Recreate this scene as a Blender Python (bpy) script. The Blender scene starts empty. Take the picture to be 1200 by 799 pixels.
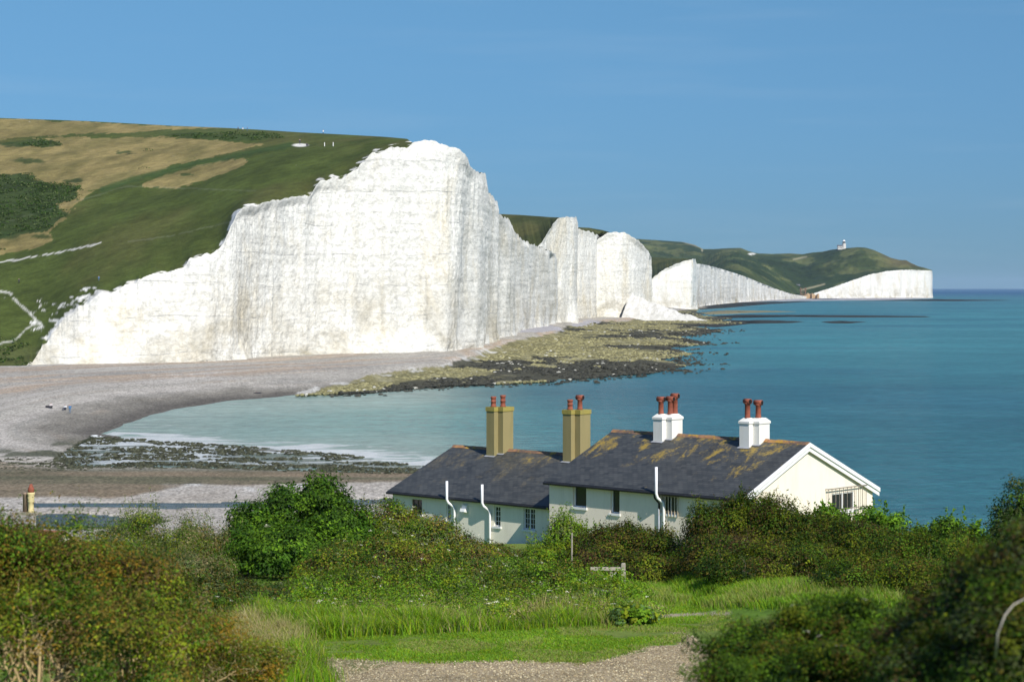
import bpy, math, random
import numpy as np
from mathutils import Vector, Matrix

R = math.radians
SC = bpy.context.scene
COL = SC.collection
rng = np.random.default_rng(7)
random.seed(7)

# ------------------------------------------------------------------ camera model of the photograph (1200 x 799)
FPX, ZC, HY = 2400.0, 23.5, 337.0
def W(px, py, D):
    """world point seen at photo position (px,py) at D metres ahead"""
    return np.array([(px - 600.0) / FPX * D, D, ZC - (py - HY) / FPX * D])
def W0(px, py, z=0.0):
    D = (ZC - z) * FPX / (py - HY)
    return np.array([(px - 600.0) / FPX * D, D, z])
def P(V):
    V = np.asarray(V)
    return np.stack([600 + V[..., 0] / V[..., 1] * FPX, HY + (ZC - V[..., 2]) / V[..., 1] * FPX], -1)

cam = bpy.data.cameras.new('camera'); camo = bpy.data.objects.new('camera', cam); COL.objects.link(camo)
camo.location = (0, 0, ZC); camo.rotation_euler = (R(90), 0, 0)
cam.sensor_width = 36; cam.lens = 72; cam.shift_y = -(399.5 - HY) / 1200.0
cam.clip_start = 0.5; cam.clip_end = 200000
cam.dof.use_dof = True; cam.dof.focus_distance = 150; cam.dof.aperture_fstop = 2.4
SC.camera = camo

# ------------------------------------------------------------------ light
HAZE = 2.0e-5
SUN_AZ, SUN_EL = 29, 41            # degrees to the right of straight behind the camera
w = bpy.data.worlds.new('World'); SC.world = w; w.use_nodes = True
nt = w.node_tree; bg = nt.nodes['Background']
sky = nt.nodes.new('ShaderNodeTexSky'); sky.sky_type = 'NISHITA'; sky.sun_disc = False
sky.sun_elevation = R(SUN_EL); sky.sun_rotation = R(180 - SUN_AZ)
sky.altitude = 0; sky.air_density = 1.0; sky.dust_density = 0.0; sky.ozone_density = 8.0
tcw = nt.nodes.new('ShaderNodeTexCoord'); sxw = nt.nodes.new('ShaderNodeSeparateXYZ'); nt.links.new(tcw.outputs['Generated'], sxw.inputs[0])
mrw = nt.nodes.new('ShaderNodeMapRange'); mrw.inputs[1].default_value = 0; mrw.inputs[2].default_value = .5; nt.links.new(sxw.outputs[2], mrw.inputs[0])
rw = nt.nodes.new('ShaderNodeValToRGB'); nt.links.new(mrw.outputs[0], rw.inputs[0]); er = rw.color_ramp.elements     # the deeper blue of this clear marine air towards the horizon
er[0].position = 0; er[0].color = (.172, .31, .50, 1); er[1].position = 1; er[1].color = (1, 1, 1, 1)
for p_, c_ in ((.072, (.228, .355, .51, 1)), (.28, (.41, .54, .575, 1))): q_ = er.new(p_); q_.color = c_
mpw = nt.nodes.new('ShaderNodeMapping'); mpw.inputs['Scale'].default_value = (5, 5, 60); nt.links.new(tcw.outputs['Generated'], mpw.inputs[0])
nzw = nt.nodes.new('ShaderNodeTexNoise'); nzw.inputs['Scale'].default_value = 1.2; nzw.inputs['Detail'].default_value = 5; nt.links.new(mpw.outputs[0], nzw.inputs[0])
mr2 = nt.nodes.new('ShaderNodeMapRange'); nt.links.new(nzw.outputs[0], mr2.inputs[0])
for k_, v_ in ((1, .5), (2, .8), (3, 0), (4, .07)): mr2.inputs[k_].default_value = v_
mx = nt.nodes.new('ShaderNodeMix'); mx.data_type = 'RGBA'; mx.blend_type = 'MULTIPLY'; mx.inputs[0].default_value = 1
nt.links.new(sky.outputs[0], mx.inputs[6]); nt.links.new(rw.outputs[0], mx.inputs[7])
mxc = nt.nodes.new('ShaderNodeMix'); mxc.data_type = 'RGBA'; nt.links.new(mr2.outputs[0], mxc.inputs[0]); nt.links.new(mx.outputs[2], mxc.inputs[6]); mxc.inputs[7].default_value = (4.6, 5.2, 5.8, 1)
nt.links.new(mxc.outputs[2], bg.inputs[0]); bg.inputs[1].default_value = 0.115
sl = bpy.data.lights.new('sun', 'SUN'); sl.energy = 4.6; sl.angle = R(0.5); sl.color = (1.0, 0.945, 0.86)
so = bpy.data.objects.new('sun', sl); COL.objects.link(so)
sd_ = Vector((math.sin(R(SUN_AZ)) * math.cos(R(SUN_EL)), -math.cos(R(SUN_AZ)) * math.cos(R(SUN_EL)), math.sin(R(SUN_EL))))
so.rotation_euler = sd_.to_track_quat('Z', 'Y').to_euler(); so.location = (60, -60, 120)
vs = SC.view_settings; vs.view_transform = 'Standard'; vs.look = 'None'; vs.exposure = 0.28; vs.gamma = 1; vs.use_curve_mapping = False
SC.cycles.max_bounces = 6; SC.cycles.transparent_max_bounces = 6

# ------------------------------------------------------------------ numpy noise
def _h(i, j, k, s):
    n = (i * 374761393 + j * 668265263 + k * 2147483647 + s * 974711) & 0xFFFFFFFF
    n = ((n ^ (n >> 13)) * 1274126177) & 0xFFFFFFFF
    n = ((n ^ (n >> 16)) * 2246822519) & 0xFFFFFFFF
    return ((n ^ (n >> 15)) & 0xFFFFFF) / float(0xFFFFFF)
def noise3(x, y, z=0.0, s=0):
    x, y, z = np.broadcast_arrays(np.asarray(x, float), np.asarray(y, float), np.asarray(z, float))
    i, j, k = np.floor(x).astype(np.int64), np.floor(y).astype(np.int64), np.floor(z).astype(np.int64)
    f, g, h = x - i, y - j, z - k
    f = f * f * (3 - 2 * f); g = g * g * (3 - 2 * g); h = h * h * (3 - 2 * h)
    r = 0
    for a in (0, 1):
        for b in (0, 1):
            for c in (0, 1):
                r = r + _h(i + a, j + b, k + c, s) * (f if a else 1 - f) * (g if b else 1 - g) * (h if c else 1 - h)
    return r * 2 - 1
def fbm(x, y, z=0.0, s=0, o=4):
    r, a = 0, 0.55
    for q in range(o):
        m = 2.03 ** q
        r = r + a * noise3(np.asarray(x) * m + q * 17.3, np.asarray(y) * m, np.asarray(z) * m, s + q); a *= 0.5
    return r
def inpoly(px, py, poly):
    c = np.zeros(np.shape(px), bool); n = len(poly)
    for i in range(n):
        x0, y0 = poly[i]; x1, y1 = poly[(i + 1) % n]
        if y0 == y1: continue
        t = ((y0 > py) != (y1 > py)) & (px < (x1 - x0) * (py - y0) / (y1 - y0) + x0)
        c ^= t
    return c
def polydist(px, py, line, closed=False):
    d = np.full(np.shape(px), 1e18); n = len(line)
    for i in range(n if closed else n - 1):
        ax, ay = line[i]; bx, by = line[(i + 1) % n]
        vx, vy = bx - ax, by - ay
        t = np.clip(((px - ax) * vx + (py - ay) * vy) / (vx * vx + vy * vy + 1e-12), 0, 1)
        d = np.minimum(d, (px - ax - t * vx) ** 2 + (py - ay - t * vy) ** 2)
    return np.sqrt(d)
def sstep(a, b, x):
    t = np.clip((x - a) / (b - a), 0, 1); return t * t * (3 - 2 * t)
def mixc(c, col, f):
    f = np.asarray(f)[..., None]; return c * (1 - f) + np.array(col) * f

# ------------------------------------------------------------------ objects and tags
def tag(o, label=None, cat=None, group=None, kind=None):
    if label: o['label'] = label
    if cat: o['category'] = cat
    if group: o['group'] = group
    if kind: o['kind'] = kind
    return o
def thing(name, loc, label, cat, group=None, rz=0):
    o = bpy.data.objects.new(name, None); COL.objects.link(o)
    o.location = [float(q) for q in loc]; o.rotation_euler = (0, 0, rz); o.empty_display_size = .3
    return tag(o, label, cat, group)
def mesh_np(name, V, F, mat, parent=None, col=None, fcol=None, smooth=False, attrs=None):
    """V (n,3), F (m,3|4) -> one mesh object"""
    V = np.asarray(V, np.float32); F = np.asarray(F, np.int32); k = F.shape[1]; m = len(F)
    me = bpy.data.meshes.new(name)
    me.vertices.add(len(V)); me.vertices.foreach_set('co', V.ravel())
    me.loops.add(m * k); me.loops.foreach_set('vertex_index', F.ravel())
    me.polygons.add(m); me.polygons.foreach_set('loop_start', np.arange(0, m * k, k, dtype=np.int32))
    me.polygons.foreach_set('use_smooth', np.full(m, smooth, bool))
    me.update(calc_edges=True)
    if col is not None:
        a = me.attributes.new('Col', 'FLOAT_COLOR', 'POINT')
        a.data.foreach_set('color', np.concatenate([col, np.ones((len(col), 1))], 1).astype(np.float32).ravel())
    if fcol is not None:
        a = me.attributes.new('Col', 'FLOAT_COLOR', 'FACE')
        a.data.foreach_set('color', np.concatenate([fcol, np.ones((len(fcol), 1))], 1).astype(np.float32).ravel())
    for n_, v_ in (attrs or {}).items():
        a = me.attributes.new(n_, 'FLOAT', 'POINT'); a.data.foreach_set('value', np.asarray(v_, np.float32).ravel())
    me.materials.append(mat)
    o = bpy.data.objects.new(name, me); COL.objects.link(o)
    if parent: o.parent = parent
    return o
def gridfaces(nr, nc, flip=False):
    i = np.arange(nr - 1)[:, None] * nc + np.arange(nc - 1)[None]
    F = np.stack([i, i + 1, i + 1 + nc, i + nc], -1).reshape(-1, 4)
    return F[:, ::-1] if flip else F
class MB:
    """collects boxes, tubes and polygons into one mesh"""
    def __init__(s): s.v = []; s.f = []
    def poly(s, pts):
        b = len(s.v); s.v += [tuple(map(float, p)) for p in pts]; s.f.append(list(range(b, b + len(pts))))
    def box(s, a, b):
        x0, y0, z0 = a; x1, y1, z1 = b
        k = len(s.v)
        s.v += [(x0, y0, z0), (x1, y0, z0), (x1, y1, z0), (x0, y1, z0), (x0, y0, z1), (x1, y0, z1), (x1, y1, z1), (x0, y1, z1)]
        for q in ((3, 2, 1, 0), (4, 5, 6, 7), (0, 1, 5, 4), (1, 2, 6, 5), (2, 3, 7, 6), (3, 0, 4, 7)): s.f.append([k + e for e in q])
    def prism(s, pts, d):
        n = len(pts); d = np.array(d, float); p = [np.array(q, float) for q in pts]
        s.poly(p[::-1]); s.poly([q + d for q in p])
        for i in range(n): j = (i + 1) % n; s.poly([p[i], p[j], p[j] + d, p[i] + d])
    def tube(s, pts, rad, n=6, cap=True):
        pts = [Vector(map(float, p)) for p in pts]; rings = []
        rad = rad if hasattr(rad, '__len__') else [rad] * len(pts)
        u = None
        for i, p in enumerate(pts):
            d = (pts[min(i + 1, len(pts) - 1)] - pts[max(i - 1, 0)]).normalized()
            if u is None:
                u = d.orthogonal().normalized()
            else:
                u = (u - d * u.dot(d)); u = u.normalized() if u.length > 1e-6 else d.orthogonal().normalized()
            v = d.cross(u); b = len(s.v)
            for k in range(n):
                a = 2 * math.pi * k / n; s.v.append(tuple(p + (u * math.cos(a) + v * math.sin(a)) * rad[i]))
            rings.append(b)
        for a, b in zip(rings, rings[1:]):
            for k in range(n): s.f.append([a + k, a + (k + 1) % n, b + (k + 1) % n, b + k])
        if cap:
            s.f.append([rings[0] + k for k in range(n)][::-1]); s.f.append([rings[-1] + k for k in range(n)])
    def lathe(s, c, prof, n=14):
        c = np.array(c, float); b = len(s.v)
        for r, z in prof:
            for k in range(n):
                a = 2 * math.pi * k / n; s.v.append((c[0] + r * math.cos(a), c[1] + r * math.sin(a), c[2] + z))
        for i in range(len(prof) - 1):
            for k in range(n): s.f.append([b + i * n + k, b + i * n + (k + 1) % n, b + (i + 1) * n + (k + 1) % n, b + (i + 1) * n + k])
        s.f.append([b + k for k in range(n)][::-1]); s.f.append([b + (len(prof) - 1) * n + k for k in range(n)])
    def build(s, name, mat, parent=None, smooth=False, bevel=0):
        me = bpy.data.meshes.new(name); me.from_pydata(s.v, [], s.f); me.materials.append(mat)
        if smooth:
            for p in me.polygons: p.use_smooth = True
        me.update()
        o = bpy.data.objects.new(name, me); COL.objects.link(o)
        if parent: o.parent = parent
        if bevel:
            m = o.modifiers.new('bevel', 'BEVEL'); m.width = bevel; m.segments = 2; m.limit_method = 'ANGLE'
        return o

# ------------------------------------------------------------------ materials
class NT:
    def __init__(s, name):
        s.m = bpy.data.materials.new(name); s.m.use_nodes = True; s.t = s.m.node_tree
        s.b = s.t.nodes['Principled BSDF']
    def n(s, ty, ins=None, **pr):
        nd = s.t.nodes.new('ShaderNode' + ty)
        for k, v in pr.items(): setattr(nd, k, v)
        for k, v in (ins or {}).items():
            if hasattr(v, 'links') or isinstance(v, bpy.types.NodeSocket): s.t.links.new(v, nd.inputs[k])
            else: nd.inputs[k].default_value = v
        return nd
    def set(s, k, v):
        if isinstance(v, bpy.types.NodeSocket): s.t.links.new(v, s.b.inputs[k])
        else: s.b.inputs[k].default_value = v
    def coord(s, scale=(1, 1, 1), which='Object'):
        c = s.n('TexCoord'); mp = s.n('Mapping', {'Vector': c.outputs[which], 'Scale': scale}); return mp.outputs[0]
    def noise(s, vec, scale, detail=4, rough=.55, dist=0):
        return s.n('TexNoise', {'Vector': vec, 'Scale': scale, 'Detail': detail, 'Roughness': rough, 'Distortion': dist}).outputs[0]
    def ramp(s, fac, a, b, lo=0., hi=1.):
        return s.n('MapRange', {0: fac, 1: a, 2: b, 3: lo, 4: hi}).outputs[0]
    def mix(s, f, a, b, mode='MIX'):
        nd = s.n('Mix', data_type='RGBA', blend_type=mode)
        for k, v in ((0, f), (6, a), (7, b)):
            if isinstance(v, bpy.types.NodeSocket): s.t.links.new(v, nd.inputs[k])
            else: nd.inputs[k].default_value = (tuple(v) + (1,)) if hasattr(v, '__len__') and len(v) == 3 else v
        return nd.outputs[2]
    def math(s, op, a, b=0.0):
        return s.n('Math', {0: a, 1: b}, operation=op).outputs[0]
    def bump(s, h, strength, dist):
        s.t.links.new(s.n('Bump', {'Height': h, 'Strength': strength, 'Distance': dist}).outputs[0], s.b.inputs['Normal'])
def simple(name, col, rough=.8, var=.15, scale=3, bump=0, spec=.3, metal=0):
    m = NT(name); v = m.coord(); f = m.noise(v, scale, 5)
    c = m.mix(m.ramp(f, .3, .7), [q * (1 - var) for q in col], [min(1, q * (1 + var)) for q in col])
    m.set('Base Color', c); m.set('Roughness', rough); m.set('Specular IOR Level', spec); m.set('Metallic', metal)
    if bump: m.bump(m.noise(v, scale * 6, 4), .5, bump)
    return m.m
def attr_mat(name, scales=((.25, .35), (1.5, .3)), rough=.95, bump=(1.0, .4, .2), spec=.1, stretch=(1, 1, 1)):
    m = NT(name); a = m.n('Attribute', attribute_name='Col').outputs[0]; v = m.coord(stretch); c = a
    for sc, amp in scales:
        g = m.ramp(m.noise(v, sc, 4), .25, .75, 1 - amp, 1 + amp)
        cc = m.n('CombineColor', {0: g, 1: g, 2: g}).outputs[0]
        c = m.mix(1.0, c, cc, 'MULTIPLY')
    m.set('Base Color', c); m.set('Roughness', rough); m.set('Specular IOR Level', spec)
    if bump: m.bump(m.noise(v, bump[0], 6, .65), bump[1], bump[2])
    return m.m
def leaf_mat(name, trans=.30, rough=.55, spec=.12):
    m = NT(name); a = m.n('Attribute', attribute_name='Col').outputs[0]
    m.set('Base Color', a); m.set('Roughness', rough); m.set('Specular IOR Level', spec)
    tr = m.n('BsdfTranslucent', {'Color': m.mix(1.0, a, (1.3, 1.35, .6), 'MULTIPLY')})
    ms = m.n('MixShader', {0: trans, 1: m.b.outputs[0], 2: tr.outputs[0]})
    m.t.links.new(ms.outputs[0], m.t.nodes['Material Output'].inputs[0]); return m.m

M = {}
M['hill'] = attr_mat('down_grass', ((.035, .22), (.25, .28), (1.2, .25)), bump=(.9, .6, .5))
M['farhill'] = attr_mat('far_grass', ((.006, .3), (.03, .3)), bump=None)
M['beach'] = attr_mat('shingle', ((.05, .12), (.9, .22), (3.0, .6)), bump=(2.5, .8, .2), stretch=(1, .45, 1))
M['ground'] = attr_mat('meadow_soil', ((.4, .2), (3, .25), (14, .3)), bump=(8, .6, .05))
M['rock'] = attr_mat('shore_rock', ((.6, .3), (4, .3)), bump=(3, .6, .1))
M['leaf'] = leaf_mat('leaf'); M['grass'] = leaf_mat('grass_blade', .35, .6, .08)
M['bark'] = simple('bark', (.16, .13, .10), .9, .3, 8)
M['lichen_bark'] = simple('lichened_bark', (.36, .27, .13), .9, .3, 6)
M['deadwood'] = simple('dead_wood', (.38, .34, .29), .9, .3, 6)
M['white_paint'] = simple('white_paint', (.80, .80, .79), .5, .04, 3)
M['white_pipe'] = simple('white_pipe', (.82, .82, .82), .4, .04, 3)
M['fence'] = simple('weathered_timber', (.34, .31, .25), .9, .3, 9, .01)
M['terracotta'] = simple('terracotta', (.25, .075, .045), .8, .3, 7, .01)
M['black'] = simple('black_plastic', (.02, .02, .022), .5, .1)
M['void'] = simple('hollow_shade', (.01, .01, .01), .9, .1)
M['lead'] = simple('lead_flashing', (.30, .31, .33), .6, .2)
M['bars'] = simple('rusty_bars', (.50, .42, .32), .6, .25, 10)
M['darkbars'] = simple('iron_bars', (.22, .19, .16), .6, .25, 10)

def chalk_mat(name, far=False):
    m = NT(name); g = m.n('NewGeometry').outputs['Position']
    st = m.n('Mapping', {'Vector': g, 'Scale': (.05, .03, .012)}).outputs[0]
    big = m.ramp(m.noise(m.n('Mapping', {'Vector': g, 'Scale': (.022, .014, .02)}).outputs[0], 1, 3, .5), .40, .62)
    f1 = m.math('MULTIPLY', m.ramp(m.noise(st, 1, 7, .7, .3), .42, .66), big)
    st2 = m.n('Mapping', {'Vector': g, 'Scale': (.075, .045, .022), 'Location': (33, 11, 5)}).outputs[0]
    f2 = m.ramp(m.noise(st2, 1, 7, .7, .5), .52, .74)
    st3 = m.n('Mapping', {'Vector': g, 'Scale': (.035, .02, .03), 'Location': (7, 1, 3)}).outputs[0]
    f3 = m.ramp(m.noise(st3, 1, 5, .6), .55, .75)
    base = m.mix(m.ramp(m.noise(g, .5, 5), .3, .7), (.66, .65, .60), (.77, .76, .70))
    c = m.mix(m.math('MULTIPLY', f1, .42), base, (.47, .49, .49))
    c = m.mix(m.math('MULTIPLY', f2, .62), c, (.55, .46, .28))
    c = m.mix(m.math('MULTIPLY', f3, .6), c, (.46, .40, .27))
    z = m.n('SeparateXYZ', {0: g}).outputs[2]
    low = m.ramp(z, 2, 32, 1, 0)
    blot = m.ramp(m.noise(m.n('Mapping', {'Vector': g, 'Scale': (.06, .04, .07)}).outputs[0], 1, 6, .65, .5), .42, .70)
    c = m.mix(m.math('MULTIPLY', m.math('MULTIPLY', low, blot), .9), c, (.30, .265, .18))
    # flint seams: thin level lines through the chalk, broken up by noise
    wob = m.math('ADD', z, m.math('MULTIPLY', m.noise(g, .02, 3), 9))
    ln = None
    for per, wd, k in ((2.6, .055, .38), (9.7, .03, .6)):
        fr = m.math('FRACT', m.math('DIVIDE', wob, per))
        l = m.math('MULTIPLY', m.math('LESS_THAN', fr, wd), k); ln = l if ln is None else m.math('MAXIMUM', ln, l)
    brk = m.ramp(m.noise(m.n('Mapping', {'Vector': g, 'Scale': (.2, .12, .5)}).outputs[0], 1, 3), .42, .58)
    if not far: c = m.mix(m.math('MULTIPLY', m.math('MULTIPLY', ln, brk), 1.1), c, (.33, .33, .32))
    fm_ = m.ramp(m.noise(m.n('Mapping', {'Vector': g, 'Scale': (.55, .4, .8)}).outputs[0], 1, 8, .78, .6), .36, .58, .70, 1.06)
    if not far: c = m.mix(1.0, c, m.n('CombineColor', {0: fm_, 1: fm_, 2: m.math('MULTIPLY', fm_, .99)}).outputs[0], 'MULTIPLY')
    pk = m.ramp(m.noise(m.n('Mapping', {'Vector': g, 'Scale': (.7, .45, 1.2)}).outputs[0], 1, 4, .65), .66, .74)
    c = m.mix(m.math('MULTIPLY', pk, .8), c, (.26, .26, .23))
    m.set('Base Color', c); m.set('Roughness', .95); m.set('Specular IOR Level', .1)
    vo = m.n('TexVoronoi', {'Vector': m.n('Mapping', {'Vector': g, 'Scale': (.55, .4, .75)}).outputs[0], 'Scale': 1.0}, feature='DISTANCE_TO_EDGE').outputs[0]
    h = m.math('ADD', m.noise(m.n('Mapping', {'Vector': g, 'Scale': (.9, .6, .7)}).outputs[0], 1, 8, .62), m.math('MULTIPLY', m.ramp(vo, 0, .10), .16))
    m.bump(h, .42, .8 if not far else 2.0)
    return m.m
M['chalk'] = chalk_mat('chalk'); M['farchalk'] = chalk_mat('far_chalk', True)

def sea_mat():
    m = NT('sea_water'); a = m.n('Attribute', attribute_name='Col').outputs[0]; g = m.n('NewGeometry').outputs['Position']
    s1 = m.n('Mapping', {'Vector': g, 'Scale': (.010, .016, 1), 'Rotation': (0, 0, R(12))}).outputs[0]
    g1 = m.ramp(m.noise(s1, 1, 5, .6, .4), .3, .7, .84, 1.16)
    s2 = m.n('Mapping', {'Vector': g, 'Scale': (.09, .20, 1), 'Rotation': (0, 0, R(-8))}).outputs[0]
    g2 = m.ramp(m.noise(s2, 1, 6, .65, .3), .3, .7, .80, 1.20)
    s4 = m.n('Mapping', {'Vector': g, 'Scale': (.42, .60, 1), 'Rotation': (0, 0, R(10))}).outputs[0]
    g3 = m.ramp(m.noise(s4, 1, 5, .7, .3), .3, .7, .72, 1.28)
    gg = m.math('MULTIPLY', m.math('MULTIPLY', g1, g2), g3); cc = m.n('CombineColor', {0: gg, 1: gg, 2: gg}).outputs[0]
    c = m.mix(1.0, a, cc, 'MULTIPLY')
    fo = m.n('Attribute', attribute_name='foam').outputs['Fac']
    s3 = m.n('Mapping', {'Vector': g, 'Scale': (.09, .15, 1), 'Rotation': (0, 0, R(-6))}).outputs[0]
    fn = m.noise(s3, 1, 7, .68, .8)
    thr = m.ramp(fo, 0, 1, .86, .30)
    fm = m.ramp(m.math('SUBTRACT', fn, thr), -.02, .10)
    c = m.mix(1.0, c, (1.18, 1.10, .98), 'MULTIPLY')
    c = m.mix(m.math('MULTIPLY', fm, m.ramp(fo, 0.0, .15)), c, (.50, .53, .53))
    m.set('Base Color', c); m.set('Roughness', .25); m.set('IOR', 1.33); m.set('Specular IOR Level', .09)
    h = m.math('ADD', m.noise(m.n('Mapping', {'Vector': g, 'Scale': (.28, .62, 1), 'Rotation': (0, 0, R(-8))}).outputs[0], 1, 6, .6, .3),
               m.math('MULTIPLY', m.noise(m.n('Mapping', {'Vector': g, 'Scale': (.05, .11, 1)}).outputs[0], 1, 3), 1.2))
    m.bump(h, 1.0, 1.1)
    return m.m
M['sea'] = sea_mat()

# ------------------------------------------------------------------ chalk cliffs and the downs on top of them
def densify(ctrl, step):
    c = np.array(ctrl, float); out = [c[0]]
    for a, b in zip(c, c[1:]):
        n = max(2, int(math.ceil(max(abs(b[0] - a[0]), abs(b[1] - a[1]) * .5, abs(b[2] - a[2]) / 14) / step)))
        for k in range(1, n + 1): out.append(a + (b - a) * k / n)
    return np.array(out)
def smooth1(a, n):
    for _ in range(n):
        b = a.copy(); b[1:-1] = (a[:-2] + 2 * a[1:-1] + a[2:]) / 4; a = b
    return a
def cliff(name, ctrl, nv, step, label, amp=1.0, seed=0, mat='chalk'):
    """ctrl rows: px, py of the cliff edge, distance of the foot, z of the foot, setback of the edge behind the foot"""
    c = densify(ctrl, step)
    D = smooth1(c[:, 2], 8); sb = smooth1(c[:, 4], 4); yt = smooth1(c[:, 1], 1)
    base = np.stack([(c[:, 0] - 600) / FPX * D, D, c[:, 3] - 1.5], 1)
    top = np.stack([W(px, py, d) for px, py, d in zip(c[:, 0], yt, D + sb)])
    top[:, 2] += 1.5 * amp * fbm(top[:, 0] / 3, top[:, 1] / 5, 0, seed + 9, 4)
    t = np.gradient(smooth1(base[:, :2], 40), axis=0); t /= np.linalg.norm(t, axis=1)[:, None] + 1e-9
    nrm = np.stack([t[:, 1], -t[:, 0]], 1)
    s = np.concatenate([[0], np.cumsum(np.linalg.norm(np.diff(base[:, :2], axis=0), axis=1))])
    v = np.linspace(0, 1, nv)[:, None]
    vt = .045 + .11 * sstep(-.25, .45, fbm(s / 18, s * 0, 0, seed + 13, 4))[None]
    k = (.10 + 2.6 * vt) * np.clip(v / vt, 0, 1) + (.90 - 2.6 * vt) * v                        # talus foot, then nearly upright
    V = np.empty((nv, len(c), 3))
    V[..., :2] = base[None, :, :2] + (top - base)[None, :, :2] * k[..., None]
    z = base[None, :, 2] + (top - base)[None, :, 2] * v; V[..., 2] = z
    H = (top - base)[None, :, 2]
    S = np.broadcast_to(s[None], z.shape)
    but = (1 - np.abs(noise3(S / 46 + .15 * noise3(S / 20, z / 30, 0, seed), z / 160, 0, seed + 1)) * 2) * 2.1 \
        + (1 - np.abs(noise3(S / 15, z / 70 + .3 * noise3(S / 9, z / 15, 3, seed), 0, seed + 2)) * 2) * .6 \
        + (1 - np.abs(noise3(S / 5.5, z / 26, 0, seed + 3)) * 2) * .22
    rough = .24 * fbm(S / 1.3, z / 4.5, 0, seed + 4, 4) + .10 * (1 - np.abs(noise3(S / 2.4 + .4 * noise3(S / 3, z / 4, 1, seed), z / 17, 0, seed + 11)) * 2) + .13 * fbm(S / 1.3, z / 1.1, 0, seed + 12, 3)
    led = .13 * (noise3(z / 3.1, S / 60, 0, seed + 5) + .6 * noise3(z / 1.2, S / 30, 0, seed + 6))
    fan = np.clip(1 - v / (vt * 1.6), 0, 1) * (fbm(S / 9, 0, 0, seed + 7, 4) + .15) * 3.5
    d = (but * amp - 1.3 * amp + rough + led) * np.clip(H / 14, .05, 1) * (1 - .85 * sstep(.93, 1, v)) + fan * np.clip(H / 30, 0, 1)
    V[..., :2] += nrm[None] * d[..., None]
    o = mesh_np(name, V.reshape(-1, 3), gridfaces(nv, len(c)), M[mat])
    tag(o, label, 'cliff', None, 'structure')
    return V[-1]
def resample(pl, n):
    pl = np.asarray(pl, float); q = pl.copy(); L = np.concatenate([[0], np.cumsum(np.linalg.norm(np.diff(P(q), axis=0), axis=1))])
    t = np.linspace(0, L[-1], n); return np.stack([np.interp(t, L, pl[:, i]) for i in range(3)], 1)
def hill(name, edge, skyl, nr, nc, colfn, label, rough=1.0, back=(250, 45), bulge=0.0, seed=0, mat='hill', keep=False, match=False, clamp=None, soft=0):
    E = np.asarray(edge) if keep else resample(edge, nc)
    nc = len(E)
    if match:
        sk_ = np.array(skyl); spx = P(sk_); ex = P(E)[:, 0]
        sD = np.interp(ex, spx[:, 0], sk_[:, 1]); S_ = np.stack([(ex - 600) / FPX * sD, sD, np.interp(ex, spx[:, 0], sk_[:, 2])], 1)
        if clamp: 
            t_ = sstep(clamp[0], clamp[1], ex)[:, None]; lim = E + np.array([-3, 14, -.6]); S_ = S_ * (1 - t_) + lim * t_
    else: S_ = resample(skyl, nc)
    w_ = np.linspace(0, 1, nr)[:, None, None] ** 1.15
    Es = smooth1(E, soft) if soft else E
    E1 = smooth1(E, 60) if soft else E; q0 = sstep(0, .025, w_); q_ = sstep(0.01, .16, w_); V = ((E[None] * (1 - q0) + E1[None] * q0) * (1 - q_) + Es[None] * q_) * (1 - w_) + S_[None] * w_
    fade = np.sin(np.pi * w_[..., 0]) * np.clip(np.linalg.norm(S_ - E, axis=1) / 260, 0, 1)[None]
    V[..., 2] += bulge * fade
    V[..., 2] += rough * fade * (1.6 * fbm(V[..., 0] / 60, V[..., 1] / 60, 0, seed, 3) + .55 * fbm(V[..., 0] / 9, V[..., 1] / 14, 0, seed + 3, 3))
    B = []
    for q in (.15, .5, 1): b = S_.copy(); b[:, 1] += back[0] * q; b[:, 0] *= (1 + back[0] * q / S_[:, 1]); b[:, 2] -= back[1] * q ** 1.5; B.append(b)
    V = np.concatenate([V, np.array(B)], 0)
    pp = P(V); c = colfn(pp[..., 0], pp[..., 1], V)
    o = mesh_np(name, V.reshape(-1, 3), gridfaces(len(V), nc), M[mat], col=c.reshape(-1, 3), smooth=True)
    tag(o, label, 'hill', None, 'structure')
    return V

s1 = [(28, 428.5, 536, 3, 1), (38, 426, 538, 3, 3), (56, 398, 541, 3, 14), (72, 378, 543, 3, 18), (92, 361, 545, 3, 18), (120, 344, 549, 3, 16),
      (136, 338, 552, 3, 14), (168, 328, 557, 3, 13), (208, 314, 562, 2.8, 12), (224, 306, 564, 2.7, 12), (245, 298, 568, 2.5, 12), (262, 288, 572, 2.4, 12),
      (270, 268, 574, 2.4, 13), (277, 250, 577, 2.4, 13), (296, 240, 588, 2.6, 12), (320, 235, 604, 3, 12), (340, 232, 614, 3, 11), (363, 228, 622, 3, 12),
      (376, 214, 627, 3, 14), (395, 209, 632, 3, 14), (419, 197, 638, 3, 14), (438, 180, 641, 3, 16), (453, 176, 643, 3, 16), (472, 172.5, 646, 2.7, 18),
      (490, 165.5, 649, 2.3, 20), (505, 164.4, 651, 2.0, 20), (520, 167, 654, 1.3, 20), (539, 176, 661, 1.1, 18), (546, 183, 666, 1.1, 17), (551, 194, 676, 1.1, 16),
      (560, 201, 695, 1.0, 14), (569, 204.5, 722, 1, 12), (571.5, 226, 752, 1, 10), (583, 237, 790, 1, 10), (585, 250, 815, 1, 10), (597, 257, 850, 1, 10),
      (603, 271, 890, 1, 10), (612, 281, 980, 1, 10), (631, 289, 1060, 1, 10), (648, 295, 1120, 1, 10), (651, 299, 1150, 1, 8), (649, 304, 1230, 1, 8), (640, 310, 1290, 1, 8)]
top1 = cliff('chalk_cliff', s1, 150, 1.15, 'tall white chalk cliff face rising straight from the beach, nearest and highest', 1.0, 10)
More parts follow.
